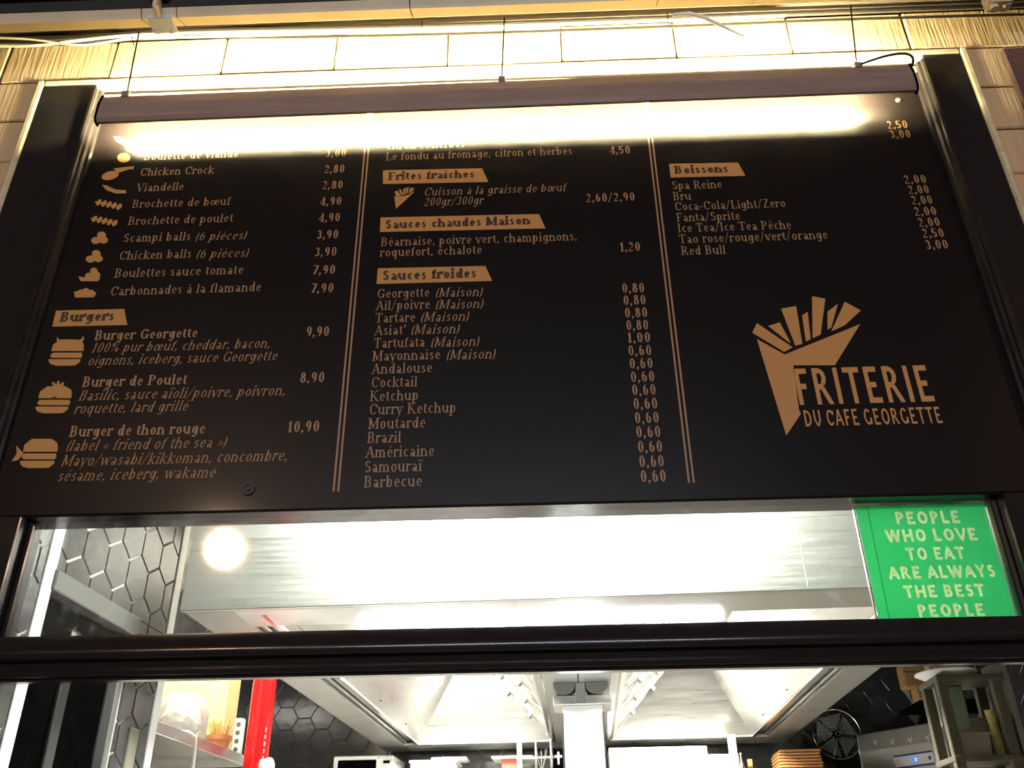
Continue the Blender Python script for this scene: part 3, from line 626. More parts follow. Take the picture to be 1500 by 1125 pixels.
# ================================================================== KITCHEN (own frame)
def kthing(name, label, cat, loc, **k): return thing(name, label, cat, loc, kitchen=True, **k)
HK = 3.02
fl = kthing('floor', 'dark kitchen floor', 'floor', (0, 0, 0), kind='structure')
MB().box((-2.35, .0, .0), (2.35, 4.1, .05)).build('slab', M['floor'], fl)
ce = kthing('ceiling', 'plain kitchen ceiling above the hood', 'ceiling', (0, 0, 0), kind='structure')
MB().box((-2.35, .18, HK), (2.35, 4.2, HK+.05)).build('plaster', M['ceil'], ce)
HE = .083
def hexmesh(pointy, plane):
    # bevelled hexagonal tile lying in its wall plane; front faces +n
    vs = []; s = HE*.985
    for r, d in ((s, 0), (s, .005), (s*.95, .0075)):
        for k in range(6):
            a = math.radians(60*k+(30 if pointy else 0)); u, v = r*math.cos(a), r*math.sin(a)
            vs.append({'x+': (d, u, v), 'x-': (-d, u, v), 'y-': (u, -d, v)}[plane])
    fs = []
    for L in (0, 6):
        fs += [(L+k, L+(k+1) % 6, L+6+(k+1) % 6, L+6+k) for k in range(6)]
    fs.append(tuple(range(12, 18)))
    me = bpy.data.meshes.new('tile'); me.from_pydata(vs, [], fs)
    me.materials.append(M['tile']); me.update(); return me
def tiles(parent, me, pointy, fn, u0, u1, v0, v1, skip=None):
    du, dv = (HE*math.sqrt(3), HE*1.5) if pointy else (HE*1.5, HE*math.sqrt(3))
    i = 0; u = u0
    if pointy:
        v = v0; j = 0
        while v < v1:
            u = u0+(du/2 if j % 2 else 0)
            while u < u1:
                if not (skip and skip(u, v)):
                    o = bpy.data.objects.new('tile', me); C.objects.link(o); o.parent = parent; o.location = fn(u, v)
                u += du
            v += dv; j += 1
    else:
        while u < u1:
            v = v0+(dv/2 if i % 2 else 0)
            while v < v1:
                if not (skip and skip(u, v)):
                    o = bpy.data.objects.new('tile', me); C.objects.link(o); o.parent = parent; o.location = fn(u, v)
                v += dv
            u += du; i += 1
WXL, WXR, WYB, LX = -2.05, 2.20, 4.0, -1.40
wb = kthing('wall_back', 'dark hexagon-tiled kitchen back wall below the hood', 'wall', (0, 0, 0), kind='structure')
MB().box((WXL-.1, WYB, .05), (WXR+.1, WYB+.1, HK)).build('grout_bed', M['grout'], wb)
tiles(wb, hexmesh(False, 'y-'), False, lambda u, v: (u, WYB, v), WXL+.05, WXR, 2.08, 2.96, skip=lambda u, v: -1.0 < u < 1.2 and v > 2.5)
wr = kthing('wall_right', 'dark hexagon-tiled kitchen side wall behind the right rack', 'wall', (0, 0, 0), kind='structure')
MB().box((WXR, .16, .05), (WXR+.1, WYB, HK)).build('grout_bed', M['grout'], wr)
tiles(wr, hexmesh(True, 'x-'), True, lambda u, v: (WXR, u, v), 1.2, WYB-.03, 1.9, 2.95)
wl = kthing('wall_left', 'dark hexagon-tiled kitchen wall with the side door', 'wall', (0, 0, 0), kind='structure')
MB().box((LX-.12, .01, 2.33), (LX, 1.0, HK)).box((LX-.12, .72, .05), (LX, 1.0, 2.33)).box((LX-.12, .01, .05), (LX, .2, 2.33)).build('grout_bed', M['grout'], wl)
def clamped(parent, u0, u1, v0, v1):
    du, dv = HE*math.sqrt(3), HE*1.5
    j = -2
    while j*dv+2.0 < v1+HE:
        v = 2.0+j*dv; i = -1
        while True:
            u = .115+i*du+(du/2 if j % 2 else 0); i += 1
            if u > u1+HE: break
            vs = []; s = HE*.985
            for r, d in ((s, 0), (s, .005), (s*.95, .0075)):
                for k in range(6):
                    a = math.radians(60*k+30); vs.append((d, u+r*math.cos(a), v+r*math.sin(a)))
            # clip each ring against the rectangle
            def clip(poly, ax, lim, keep):
                out = []
                for q in range(len(poly)):
                    a_, b_ = poly[q-1], poly[q]; ia = keep*(a_[ax]-lim) >= 0; ib = keep*(b_[ax]-lim) >= 0
                    if ia != ib:
                        t = (lim-a_[ax])/(b_[ax]-a_[ax]); out.append(tuple(a_[w]+(b_[w]-a_[w])*t for w in range(3)))
                    if ib: out.append(b_)
                return out
            top = vs[12:]
            for ax, lim, keep in ((1, u0, 1), (1, u1, -1), (2, v0, 1), (2, v1, -1)):
                if top: top = clip(top, ax, lim, keep)
            if len(top) < 3: continue
            n = len(top); me = MB(); me.add([(0, q[1], q[2]) for q in top]+top, [tuple(range(n, 2*n))]+[(q, (q+1) % n, n+(q+1) % n, n+q) for q in range(n)])
            o = me.build('tile', M['tile'], parent); o.location = (LX, 0, 0)
        j += 1
clamped(wl, .21, .972, 2.378, 2.99); clamped(wl, .748, .972, 1.85, 2.374); clamped(wl, .0, .15, 1.85, 2.99)
MB().box((WXL-.1, 1.0, .05), (WXL, WYB, HK)).box((WXL, .94, .05), (LX-.12, 1.0, HK)).build('grout_bed', M['grout'], wl)
tiles(wl, hexmesh(True, 'x+'), True, lambda u, v: (WXL, u, v), 1.08, WYB-.03, 1.95, 2.95)
for y, nm in ((.18, 'corner_guard'), (1.0, 'corner_guard')):
    MB().box((LX-.004, y-.026, 1.2), (LX+.012, y+.026, HK), .002).build(nm, M['white'] if 0 else mat('satin_steel_guard', (.9, .9, .88), .45, metal=.2), wl)
d1 = kthing('door_1', 'dark side door under a grey head trim at the left of the kitchen', 'door', (LX, .45, .05), kind='structure')
ld = local(d1, True)
MB().box(ld((LX-.03, .20, 2.315)), ld((LX+.022, .745, 2.375)), .004).build('door_head', M['grey'], d1)
MB().box(ld((LX-.07, .215, .06)), ld((LX-.035, .71, 2.315)), .003).build('door_leaf', M['dark'], d1)
MB().box(ld((LX-.034, .42, .06)), ld((LX-.020, .47, 2.26)), .003).build('door_stile', mat('dark_grey_metal', (.008, .008, .008), .6), d1)
MB().box(ld((LX-.03, .705, .06)), ld((LX+.004, .735, 2.315)), .003).build('door_jamb', M['grey'], d1)
MB().box(ld((LX-.02, .445, 2.16)), ld((LX-.008, .455, 2.24)), .002).box(ld((LX-.02, .405, 2.17)), ld((LX-.012, .43, 2.25)), .002).build('door_hinge', M['steeld'], d1)
s0 = kat(187, 1100, x=LX)
sw = tag(MB().box((-.03, -.03, -.06), (.004, .03, .07), .004).build('light_switch', mat('aged_ivory_plastic', (.20, .19, .13), .5)), 'beige switch plate on the dark tiles between side door and shelf', 'switch')
sw.matrix_world = KM @ Matrix.Translation((LX+.012, s0.y, s0.z))

# ---- extractor hood
hd = kthing('extractor_hood', 'large stainless double extractor hood filling the kitchen ceiling', 'extractor hood', (.085, 2.2, 2.35))
lh = local(hd, True)
HX0, HX1, HY0, HY1, HZ = -1.175, 1.345, .58, 3.90, 2.35
def hbox(name, a, b, m=None, ch=.002): return MB().box(lh(a), lh(b), ch).build(name, m or M['steel'], hd)
hbox('front_panel', (HX0, HY0, HZ), (HX1, HY0+.02, 2.585)); hbox('upper_front_panel', (HX0, HY0+.008, 2.587), (HX1, HY0+.026, HK-.01), M['steeld'])
hbox('side_panel', (HX0, HY0+.02, HZ+.004), (HX0+.015, HY1, HK-.01), M['steeld']); hbox('side_panel', (HX1-.015, HY0+.02, HZ+.004), (HX1, HY1, HK-.01), M['steeld'])
hbox('back_panel', (HX0, HY1-.015, HZ), (HX1, HY1, HK-.01))
for a, b in ((HX0+.015, -1.005), (1.19, HX1-.015)):
    hbox('side_rim', (a, HY0+.02, HZ), (b, HY1-.015, HZ+.012), M['steeld'])
for a, b, c in ((-1.005, -.985, 1), (1.172, 1.19, 1)): hbox('light_lip', (a, HY0+.1, HZ+.014), (b, HY1-.25, HZ+.022), M['chrome'])
for a, b in ((-1.005, -.925), (1.105, 1.19)): hbox('gutter', (a, HY0+.08, HZ+.03), (b, HY1-.2, HZ+.036), M['steeld'])
for a, b in ((-.935, -.915), (1.095, 1.115)): hbox('inner_lip', (a, HY0+.08, HZ-.002), (b, HY1-.28, HZ+.04), M['chrome'])
hbox('front_rim', (-1.005, HY0+.02, HZ), (1.19, .80, HZ+.012)); hbox('back_rim', (-1.005, 3.62, HZ), (1.19, HY1-.015, HZ+.012))
hbox('center_beam', (-.085, .80, HZ), (.235, 3.62, HZ+.012), M['steeld'])
hbox('beam_seam', (.079, .80, HZ-.002), (.083, 2.55, HZ), M['dark'])
for x in (-.10, .225): hbox('beam_edge', (x-.008, .80, HZ-.004), (x+.028, 3.62, HZ+.03), M['chrome'])
for x in (-.52, .2, .8): hbox('panel_seam', (x, HY0-.001, HZ+.01), (x+.004, HY0+.002, 2.58), M['steeld'])
# two bays: slopes up to a recessed light box
for s, xo, xi in ((0, -.915, -.09), (1, 1.095, .26)):
    zt_ = 2.72; m = .30; sg = 1 if s == 0 else -1
    xto, xti = xo+sg*.26, xi-sg*.36
    yb0, yb1, yt0, yt1 = .80, 3.62, 1.15, 3.32
    q = lambda *p: [lh(a) for a in p]
    MB().quad(*q((xo, yb0, HZ+.01), (xo, yb1, HZ+.01), (xto, yt1, zt_), (xto, yt0, zt_))).build('outer_slope', M['steel'], hd)
    MB().quad(*q((xo, yb1, HZ+.01), (xi, yb1, HZ+.01), (xti, yt1, zt_), (xto, yt1, zt_))).build('back_slope', M['steel'], hd)
    MB().quad(*q((xo, yb0, HZ+.01), (xi, yb0, HZ+.01), (xti, yt0, zt_), (xto, yt0, zt_))).build('front_slope', M['steel'], hd)
    MB().quad(*q((xto, yt0, zt_), (xto, yt1, zt_), (xti, yt1, zt_), (xti, yt0, zt_))).build('bay_top', M['steel'], hd)
    for yy in (2.35, 3.05):
        MB().box(lh((xto-.002*sg, yy, 2.45)) if 0 else lh((xo+sg*.02, yy, HZ+.03)), lh((xo+sg*.03, yy+.004, HZ+.034))).build('rivet', M['dark'], hd)
    # filter bank: a frame with its baffles running down the slope
    nb = 6; L = (yb1-yb0)/nb
    top_ = Vector((xti, 0, zt_)); bot_ = Vector((xi, 0, HZ+.012)); dn = bot_-top_
    nrm_ = Vector((-dn.z, 0, dn.x)).normalized(); 
    if nrm_.z > 0: nrm_ = -nrm_
    def fp(t, y, h): p = top_+dn*t+nrm_*h; return lh((p.x, y, p.z))
    def slab(y0, y1, t0, t1, h0, h1):
        return MB().add([fp(t0, y0, h0), fp(t0, y1, h0), fp(t1, y1, h0), fp(t1, y0, h0), fp(t0, y0, h1), fp(t0, y1, h1), fp(t1, y1, h1), fp(t1, y0, h1)],
                        [(0, 1, 2, 3), (4, 7, 6, 5), (0, 4, 5, 1), (1, 5, 6, 2), (2, 6, 7, 3), (3, 7, 4, 0)])
    slab(yb0, yb1, 0, 1, -.03, -.025).build('filter_backing', M['grey'], hd)
    for k in range(nb):
        y0 = yb0+k*L; fr = MB()
        for a in ((y0+.004, y0+.03, 0, 1), (y0+L-.03, y0+L-.004, 0, 1), (y0+.03, y0+L-.03, 0, .07), (y0+.03, y0+L-.03, .93, 1)):
            t = slab(a[0], a[1], a[2], a[3], -.012, .010); fr.add(t.v, t.f)
        flt = fr.build('grease_filter', M['steel'], hd)
        nn = 7
        for j in range(nn):
            yy = y0+.04+(L-.08)*j/nn
            slab(yy, yy+(L-.08)/nn*.55, .07, .93, -.010, .004).build('baffle', M['chrome'] if j % 2 else M['steel'], flt)
        hh = slab(y0+L*.42, y0+L*.58, .30, .34, .006, .026); h2 = slab(y0+L*.42, y0+L*.58, .66, .70, .006, .026)
        hh.build('filter_handle', M['steeld'], flt); h2.build('filter_handle', M['steeld'], flt)
    xm = (xto+xti)/2
    for yy in (1.6, 3.0):
        MB().box(lh((xm-.12, yy-.17, zt_-.045)), lh((xm+.12, yy+.17, zt_-.002)), .006).build('bay_light', M['white_lit'], hd)

# ---- service column under the hood's centre
colm = kthing('service_column', 'stainless service column rising to the middle of the hood', 'column', (.09, 1.98, .05))
lc2 = local(colm, True)
def cb(name, a, b, m, ch=.003): return MB().box(lc2(a), lc2(b), ch).build(name, m, colm)
YC = 1.90
def kc(px, py): return kat(px, py, y=YC)
xa, xb, zc_ = kc(824, 1050).x, kc(884, 1050).x, kc(853, 1033).z
cb('column_body', (xa, YC, .05), (xb, YC+.16, zc_), mat('satin_steel', (.72, .73, .71), .5, metal=.6))
for x in (xa-.003, xb-.004): cb('corner_strip', (x, YC-.006, .9), (x+.007, YC, zc_-.03), M['chrome'], .001)
x0, x1, zb1 = kc(810, 1018).x, kc(896, 1018).x, kc(853, 1019).z
cb('cross_bracket', (x0, YC-.02, zc_), (x1, YC+.18, zb1), M['steel'])
xn0, xn1 = kc(843, 1020).x, kc(858, 1020).x
cb('neck', (xn0, YC-.024, zc_+.001), (xn1, YC+.10, HZ), M['steeld'])
for a, b in ((kc(811, 1010).x, xn0-.001), (xn1+.001, kc(891, 1010).x)):
    cx, hw = (a+b)/2, (b-a)/2; n = 11; zt4 = HZ-.001
    prof = [(cx-hw, zt4)]+[(cx+hw*math.cos(math.pi+math.pi*i/10), zb1+.040-.038*math.sin(math.pi*i/10)) for i in range(11)]+[(cx+hw, zt4)]
    me = MB(); vs = [lc2((x, YC-.03, z)) for x, z in prof]+[lc2((x, YC+.10, z)) for x, z in prof]; n = len(prof)
    me.add(vs, [tuple(range(n))[::-1], tuple(range(n, 2*n))]+[(i, (i+1) % n, n+(i+1) % n, n+i) for i in range(n)])
    me.build('half_round_shadow_gap', M['grey'], colm)  # solid dark shapes stand in for the shaded cut-outs below the beam

# ---- back wall shelf and things on it
ZS = 2.13
bs = kthing('wall_shelf', 'long stainless wall shelf under the hood, mostly below view', 'shelf', (0, 3.75, ZS))
lb2 = local(bs, True)
MB().box(lb2((-1.75, 3.45, ZS-.025)), lb2((-.02-.0, 3.99, ZS)), .003).box(lb2((.21, 3.45, ZS-.025)), lb2((2.1, 3.99, ZS)), .003).box(lb2((-.02, 3.60, ZS-.025)), lb2((.21, 3.99, ZS))).build('shelf_board', M['steel'], bs)
for x in (-1.5, -.4, .6, 1.7): MB().box(lb2((x-.012, 3.55, ZS-.16)), lb2((x+.012, 3.99, ZS-.025)), .002).build('shelf_bracket', M['steeld'], bs)
def kplace(name, label, cat, px, py, y, **k):
    p = kat(px, py, y=y); return kthing(name, label, cat, (p.x, y, k.pop('z', ZS)), **k), p
# microwave
a = kat(489, 1108, y=3.55); b = kat(577, 1104, y=3.55)
mw = kthing('microwave', 'silver microwave oven at the left end of the wall shelf', 'microwave', ((a.x+b.x)/2, 3.72, ZS))
lm = local(mw, True)
MB().box(lm((a.x, 3.55, ZS+.005)), lm((b.x, 3.93, a.z)), .006).build('case', mat('silver_paint', (.72, .70, .68), .4), mw)
MB().box(lm((a.x+.03, 3.541, ZS+.02)), lm((b.x-.105, 3.55, a.z-.025)), .003).build('door_window', M['dark'], mw)
MB().box(lm((b.x-.10, 3.538, ZS+.02)), lm((b.x-.08, 3.55, a.z-.015)), .003).build('door_handle', M['white'], mw)
MB().box(lm((b.x-.062, 3.544, a.z-.045)), lm((b.x-.022, 3.55, a.z-.030)), .001).build('display', M['dark'], mw)
# white box + tray beside
a = kat(601, 1117, y=3.6); b = kat(668, 1113, y=3.6)
wbx = kthing('food_container', 'white food container beside the microwave', 'container', ((a.x+b.x)/2, 3.7, ZS)); lq = local(wbx, True)
MB().box(lq((a.x, 3.6, ZS)), lq((b.x, 3.85, a.z-.006)), .008).build('tub', M['plastic'], wbx)
MB().box(lq((a.x-.008, 3.592, a.z-.006)), lq((b.x+.008, 3.858, a.z+.012)), .005).build('lid', M['plastic'], wbx)
a = kat(640, 1108, y=3.75); b = kat(684, 1111, y=3.75)
tag(MB().box((0, 0, 0), (.22, .14, .02), .006).build('tray', M['plastic']), 'shallow white tray lying on the white food container', 'tray').matrix_world = KM @ Matrix.Translation((a.x-.02, 3.64, wbx.matrix_world.translation.z+(a.z*0)+kat(601, 1117, y=3.6).z+.012-ZS))
# red-brown carton under a white lid
a = kat(735, 1112, y=3.6); b = kat(757, 1112, y=3.6)
cbx = kthing('spice_box', 'reddish box under a wide white tray behind the rail posts', 'box', ((a.x+b.x)/2, 3.7, ZS)); lq = local(cbx, True)
MB().box(lq((a.x, 3.6, ZS)), lq((b.x, 3.8, a.z)), .003).build('carton', mat('red_carton', (.42, .10, .06), .7), cbx)
MB().box(lq((a.x-.06, 3.56, a.z)), lq((b.x+.10, 3.84, a.z+.014)), .004).build('tray_lid', M['plastic'], cbx)
# hanging rail with posts
ra = kthing('hanging_rail', 'white and steel rail posts standing left of the service column', 'rail', (-.25, 3.3, ZS-.3)); lq = local(ra, True)
for px, r in ((761, .016), (785, .009), (807, .009)):
    p = kat(px, 1092, y=3.47); MB().tube([lq((p.x, 3.47, ZS-.0)), lq((p.x, 3.47, 2.347))], r, 10).build('post', M['white'] if r > .01 else M['chrome'], ra, True)
p0, p1 = kat(757, 1111, y=3.47), kat(812, 1111, y=3.47)
MB().tube([lq((p0.x, 3.455, p0.z)), lq((p1.x, 3.455, p0.z))], .008, 8).build('cross_rail', M['chrome'], ra, True)
wk = kat(793, 1116, y=3.43)
t_ = kthing('whisk', 'wire whisk standing head up between the steel rail posts', 'whisk', (wk.x, 3.42, ZS)); lq = local(t_, True)
for k in range(4):
    a0 = math.pi*k/4; pts = [lq((wk.x+.035*math.sin(math.pi*i/12)*math.cos(a0), 3.40+.035*math.sin(math.pi*i/12)*math.sin(a0)+.02, ZS+.02+.14*(1-abs(i/6-1))**.8)) for i in range(13)]
    MB().tube(pts, .0022, 5).build('wire', M['chrome'], t_, True)
MB().tube([lq((wk.x, 3.42, ZS)), lq((wk.x, 3.42, ZS+.05))], .010, 8).build('handle', M['steeld'], t_, True)
cl_ = kat(818, 1108, y=3.5)
t_ = kthing('wall_clip', 'dark ornate bracket with a white cross bar beside the column', 'bracket', (cl_.x, 3.5, ZS)); lq = local(t_, True)
MB().box(lq((cl_.x-.035, 3.50, ZS)), lq((cl_.x+.035, 3.53, cl_.z+.04)), .01).build('plate', M['dark'], t_)
MB().box(lq((cl_.x-.006, 3.488, cl_.z-.045)), lq((cl_.x+.006, 3.5, cl_.z+.025)), .002).box(lq((cl_.x-.022, 3.488, cl_.z-.008)), lq((cl_.x+.022, 3.5, cl_.z+.006)), .002).build('cross_bar', M['white'], t_)
# right of the column: white cabinet with knives, post
a = kat(890, 1090, y=3.7); b = kat(1082, 1104, y=3.55)
t_ = kthing('white_equipment_cabinet', 'white equipment cabinet standing right of the service column', 'cabinet', ((a.x+b.x)/2, 3.7, ZS)); lq = local(t_, True)
x0 = kat(892, 1104, y=3.55).x; xm_ = kat(1038, 1104, y=3.55).x
MB().box(lq((x0, 3.55, ZS)), lq((b.x, 3.9, b.z)), .004).build('body', M['plastic'], t_)
MB().box(lq((x0, 3.60, b.z)), lq((xm_, 3.9, b.z+.055)), .004).build('raised_part', M['plastic'], t_)
for px in (981, 1010, 1039): p = kat(px, 1118, y=3.55); MB().box(lq((p.x-.003, 3.545, ZS)), lq((p.x+.003, 3.552, p.z+.02)), .001).build('slot', M['grey'], t_)
p = kat(1078, 1089, y=3.5); q_ = kat(1067, 1089, y=3.5)
t_ = kthing('white_post', 'white square post standing right of the white cabinet', 'post', (p.x, 3.5, ZS)); lq = local(t_, True)
MB().box(lq((q_.x, 3.49, ZS)), lq((p.x, 3.53, 2.347)), .002).build('shaft', M['white'], t_)
MB().box(lq((q_.x-.012, 3.48, ZS)), lq((p.x+.012, 3.54, ZS+.012)), .002).build('foot', M['white'], t_)
p = kat(1098, 1112, y=3.5)
t_ = kthing('knife', 'brown-handled knife standing beside the white post', 'knife', (p.x, 3.5, ZS)); lq = local(t_, True)
MB().box(lq((p.x-.014, 3.49, ZS+.04)), lq((p.x+.014, 3.51, p.z)), .004).build('handle', M['card'], t_)
MB().box(lq((p.x-.012, 3.498, ZS)), lq((p.x+.012, 3.502, ZS+.04))).build('blade', M['chrome'], t_)
p = kat(1085, 1105, y=3.46)
tag(MB().lathe([(0, 0), (.013, 0), (.016, .02), (.006, .07), (.004, p.z-ZS), (.009, p.z-ZS+.005), (0, p.z-ZS+.012)], (0, 0, 0), 14).build('steel_stand', M['chrome'], None, True), 'small shiny steel stand at the foot of the white post', 'stand').matrix_world = KM @ Matrix.Translation((p.x, 3.46, ZS))
# stack of wooden boards
a = kat(1140, 1112, y=3.5); b = kat(1207, 1112, y=3.5)
zt0 = kat(1170, 1096, y=3.5).z; nbd = 8; th = (zt0-ZS)/nbd
names = ['lowest', 'second from the bottom', 'third from the bottom', 'fourth from the bottom', 'fourth from the top', 'third from the top', 'second from the top', 'topmost']
for k in range(nbd):
    dx = random.uniform(-.006, .006); o = thing('wooden_board', 'orange wooden board, %s of the stack before the fan' % names[k], 'board', ((a.x+b.x)/2+dx, 3.62, ZS+k*th), kitchen=True, group='stacked wooden boards')
    hw = (b.x-a.x)/2-.012*(k/nbd)
    MB().box((-hw, -.12, 0), (hw, .12, th*.72), .004).build('slab', M['wood'], o)
    MB().box((-hw+.03, -.112, th*.72), (hw-.03, .112, th*.985), .001).build('spacer', M['ink'], o)
# fan
c = kat(1225, 1076, y=3.75); rr = .142
c.x -= .0
fan = kthing('desk_fan', 'round fan with clear blades standing behind the wooden boards', 'fan', (c.x, 3.75, ZS)); lq = local(fan, True)
def ring(cx, cy, cz, r, t, n=36): return [(cx+r*math.cos(2*math.pi*i/n), cy, cz+r*math.sin(2*math.pi*i/n)) for i in range(n+1)]
MB().tube([lq(p) for p in ring(c.x, 3.73, c.z, rr, .003)], .0035, 6).build('guard_ring', M['chrome'], fan, True)
MB().tube([lq(p) for p in ring(c.x, 3.72, c.z, rr*.62, .003)], .0014, 5).build('guard_ring', M['steeld'], fan, True)
for k in range(5):
    a0 = 2*math.pi*k/5+.5; vs = []
    for i in range(5):
        t = i/4; r0 = .022+(rr*.93-.022)*t; wdt = .50+.06*t
        for s in (-1, 1): vs.append(lq((c.x+r0*math.cos(a0+s*wdt), 3.76+s*.012, c.z+r0*math.sin(a0+s*wdt))))
    MB().add(vs, [(2*i, 2*i+1, 2*i+3, 2*i+2) for i in range(4)]).build('blade', mat('smoky_clear_plastic', (.17, .17, .15), .25), fan)
for k in range(10):
    a0 = 2*math.pi*k/10; MB().tube([lq((c.x+.02*math.cos(a0), 3.712, c.z+.02*math.sin(a0))), lq((c.x+rr*math.cos(a0), 3.73, c.z+rr*math.sin(a0)))], .0013, 5).build('guard_spoke', M['chrome'], fan)
MB().lathe([(0, -.058), (.012, -.058), (.014, -.05), (.022, -.05), (.024, -.03), (.022, .06), (0, .07)], lq((c.x, 3.76, c.z)), 20, 'y').build('hub', M['dark'], fan, True)
MB().lathe([(.010, -.062), (.013, -.064), (.016, -.06)], lq((c.x, 3.76, c.z)), 20, 'y').build('hub_ring', M['chrome'], fan, True)
MB().tube([lq((c.x, 3.83, ZS)), lq((c.x, 3.83, c.z))], .012, 8).box(lq((c.x-.07, 3.78, ZS)), lq((c.x+.07, 3.88, ZS+.02)), .006).build('stand', M['dark'], fan)

# ---- oven with display, turned a little
zt1 = 2.36
A_ = kat(1255, 1077, z=zt1); B_ = kat(1382, 1055, z=zt1)
ang = math.atan2(B_.y-A_.y, B_.x-A_.x); wdt = (B_.xy-A_.xy).length
ov = thing('combi_oven', 'stainless oven with a lit blue display right of the fan', 'oven', (A_.x, A_.y, 1.5), kitchen=True, rz=ang)
MB().box((0, 0, 0), (wdt, .12, zt1-1.5), .004).build('case', M['steeld'], ov)
def on_oven(px, py):                       # pixel -> point on the oven's front face (local x, z)
    o = KI @ CAM; d = KI @ ray(px, py); n_ = np.array([math.sin(ang), -math.cos(ang), 0]); p0 = np.array([A_.x, A_.y, 0])
    t = ((p0-o)@n_)/(d@n_); p = o+d*t
    return ((p[0]-A_.x)*math.cos(ang)+(p[1]-A_.y)*math.sin(ang), p[2]-1.5)
x0, z0 = on_oven(1262, 1098); x1, z1 = on_oven(1384, 1086)
MB().box((.006, -.008, 0), (wdt-.004, 0, (z0+z1)/2), .002).build('control_panel', M['steel'], ov)
MB().box((0, -.012, 0), (.010, 0, zt1-1.5), .002).build('edge_strip', M['chrome'], ov)
for px, py in ((1283, 1088), (1308, 1087), (1334, 1085), (1360, 1081)):
    x, z = on_oven(px, py); s = .016
    MB().add([(x-s, -.003, z+s*.7), (x-s+.006, -.003, z+s), (x+.003, -.003, z-s*.6), (x, -.003, z-s), (x+s, -.003, z+s), (x+s-.006, -.003, z+s*1.2)], [(0, 1, 2, 3), (3, 2, 5, 4)]).build('vent_glint', M['white'], ov)  # white ticks paint the light caught by the oven's vents
a, z_a = on_oven(1313, 1120); b, z_b = on_oven(1371, 1118)
zt2 = on_oven(1340, 1104)[1]; zb2 = on_oven(1340, 1123)[1]; y = -.010
MB().box((a, y, zb2), (b, -.008, zt2), 0).build('display_panel', mat('pale_lilac_label', (.6, .58, .62), .4), ov)
MB().box((a, y-.001, zt2-.006), (b, y, zt2+.004)).box((a+.01, y-.001, zb2-.004), (b, y, zb2+.007)).build('display_bar', M['navy'], ov)
xm_ = (a+b)/2; zm = (zt2+zb2)/2
MB().box((xm_-.012, y-.002, zm-.010), (xm_+.026, y-.001, zm+.011)).build('screen', M['screen'], ov)
MB().box((xm_+.010, y-.003, zm-.007), (xm_+.022, y-.002, zm+.008)).build('screen_digit', M['cyan'], ov)
me = MB(); cx = a+.026; n = 16
vs = [(cx+r*math.cos(2*math.pi*k/n), y-.002, zm+r*math.sin(2*math.pi*k/n)) for k in range(n) for r in (.013, .006)]
me.add(vs, [(2*k, 2*((k+1) % n), 2*((k+1) % n)+1, 2*k+1) for k in range(n)]).build('round_emblem', M['orange'], ov)
cx = b-.022; MB().add([(cx-.012, y-.002, zm), (cx, y-.002, zm+.014), (cx+.012, y-.002, zm), (cx, y-.002, zm-.014)], [(0, 1, 2, 3)]).build('diamond_mark', M['navy'], ov)

# ---- right rack
RY = 1.40
def kx(px, py, y=RY): return kat(px, py, y=y)
pl, prr = kx(1380, 1000), kx(1474, 1050)
zs1, zs2 = kx(1400, 988).z, kx(1420, 1106).z
rk = kthing('storage_rack', 'olive metal storage rack with tubs by the right kitchen wall', 'rack', ((pl.x+prr.x)/2, RY+.25, .05)); lq = local(rk, True)
for x in (pl.x, prr.x-.0):
    for y in (RY, RY+.16): MB().box(lq((x-.018, y, .05)), lq((x+.018, y+.03, zs1 if y == RY else zs1)), .003).build('post', M['rackwood'], rk)
for z in (zs1, zs2): MB().box(lq((pl.x-.02, RY-.006, z-.022)), lq((prr.x+.02, RY+.20, z)), .003).build('rack_shelf', M['rackwood'], rk)
MB().box(lq((pl.x-.02, RY-.006, 1.5)), lq((prr.x+.02, RY+.20, 1.52)), .003).build('rack_shelf', M['rackwood'], rk)
MB().box(lq((prr.x+.03, RY+.0, .05)), lq((prr.x+.05, RY+.19, 2.30)), .003).build('side_sheet', mat('scuffed_grey_sheet', (.22, .20, .16), .5, noise=1, nscale=14), rk)
def tub(name, label, px0, px1, pyt, zb, y, dep, m, cat='tub'):
    a, b = kx(px0, pyt, y), kx(px1, pyt, y); t = kthing(name, label, cat, ((a.x+b.x)/2, y, zb)); lw = local(t, True)
    tp = max(a.z, zb+.03); cx_ = (a.x+b.x)/2; hw = (b.x-a.x)/2
    pf = [(-hw*.9, 0), (hw*.9, 0), (hw, tp-zb-.012), (-hw, tp-zb-.012)]
    me = MB(); me.add([(x, 0, z) for x, z in pf]+[(x, dep, z) for x, z in pf], [(0, 1, 2, 3), (7, 6, 5, 4), (0, 4, 5, 1), (1, 5, 6, 2), (2, 6, 7, 3), (3, 7, 4, 0)]); me.build('body', m, t)
    MB().box((-hw-.006, -.006, tp-zb-.012), (hw+.006, dep+.006, tp-zb), .004).build('rim', m, t); return t
tub('storage_tub', 'pale square tub at the front of the lower rack shelf', 1400, 1448, 1072, zs2, RY+.012, .07, M['tub'])
tub('storage_tub', 'taller beige tub at the back of the lower rack shelf', 1394, 1447, 1052, zs2, RY+.105, .07, M['tub'])
tub('storage_tub', 'greenish tub hanging below the top rack shelf at the back', 1388, 1430, 1000, zs2+.17, RY+.30, .12, M['green']) if 0 else None
zsm = zs2+.13
MB().box(lq((pl.x+.0, RY+.10, zs1-.17)), lq((prr.x-.09, RY+.115, zs1-.022)), .004).build('hanging_panel', M['green'], rk)
a = kx(1460, 1040)
t_ = kthing('paper_roll', 'ragged roll of white paper on the right of the lower rack shelf', 'paper roll', (a.x, RY+.06, zs2)); 
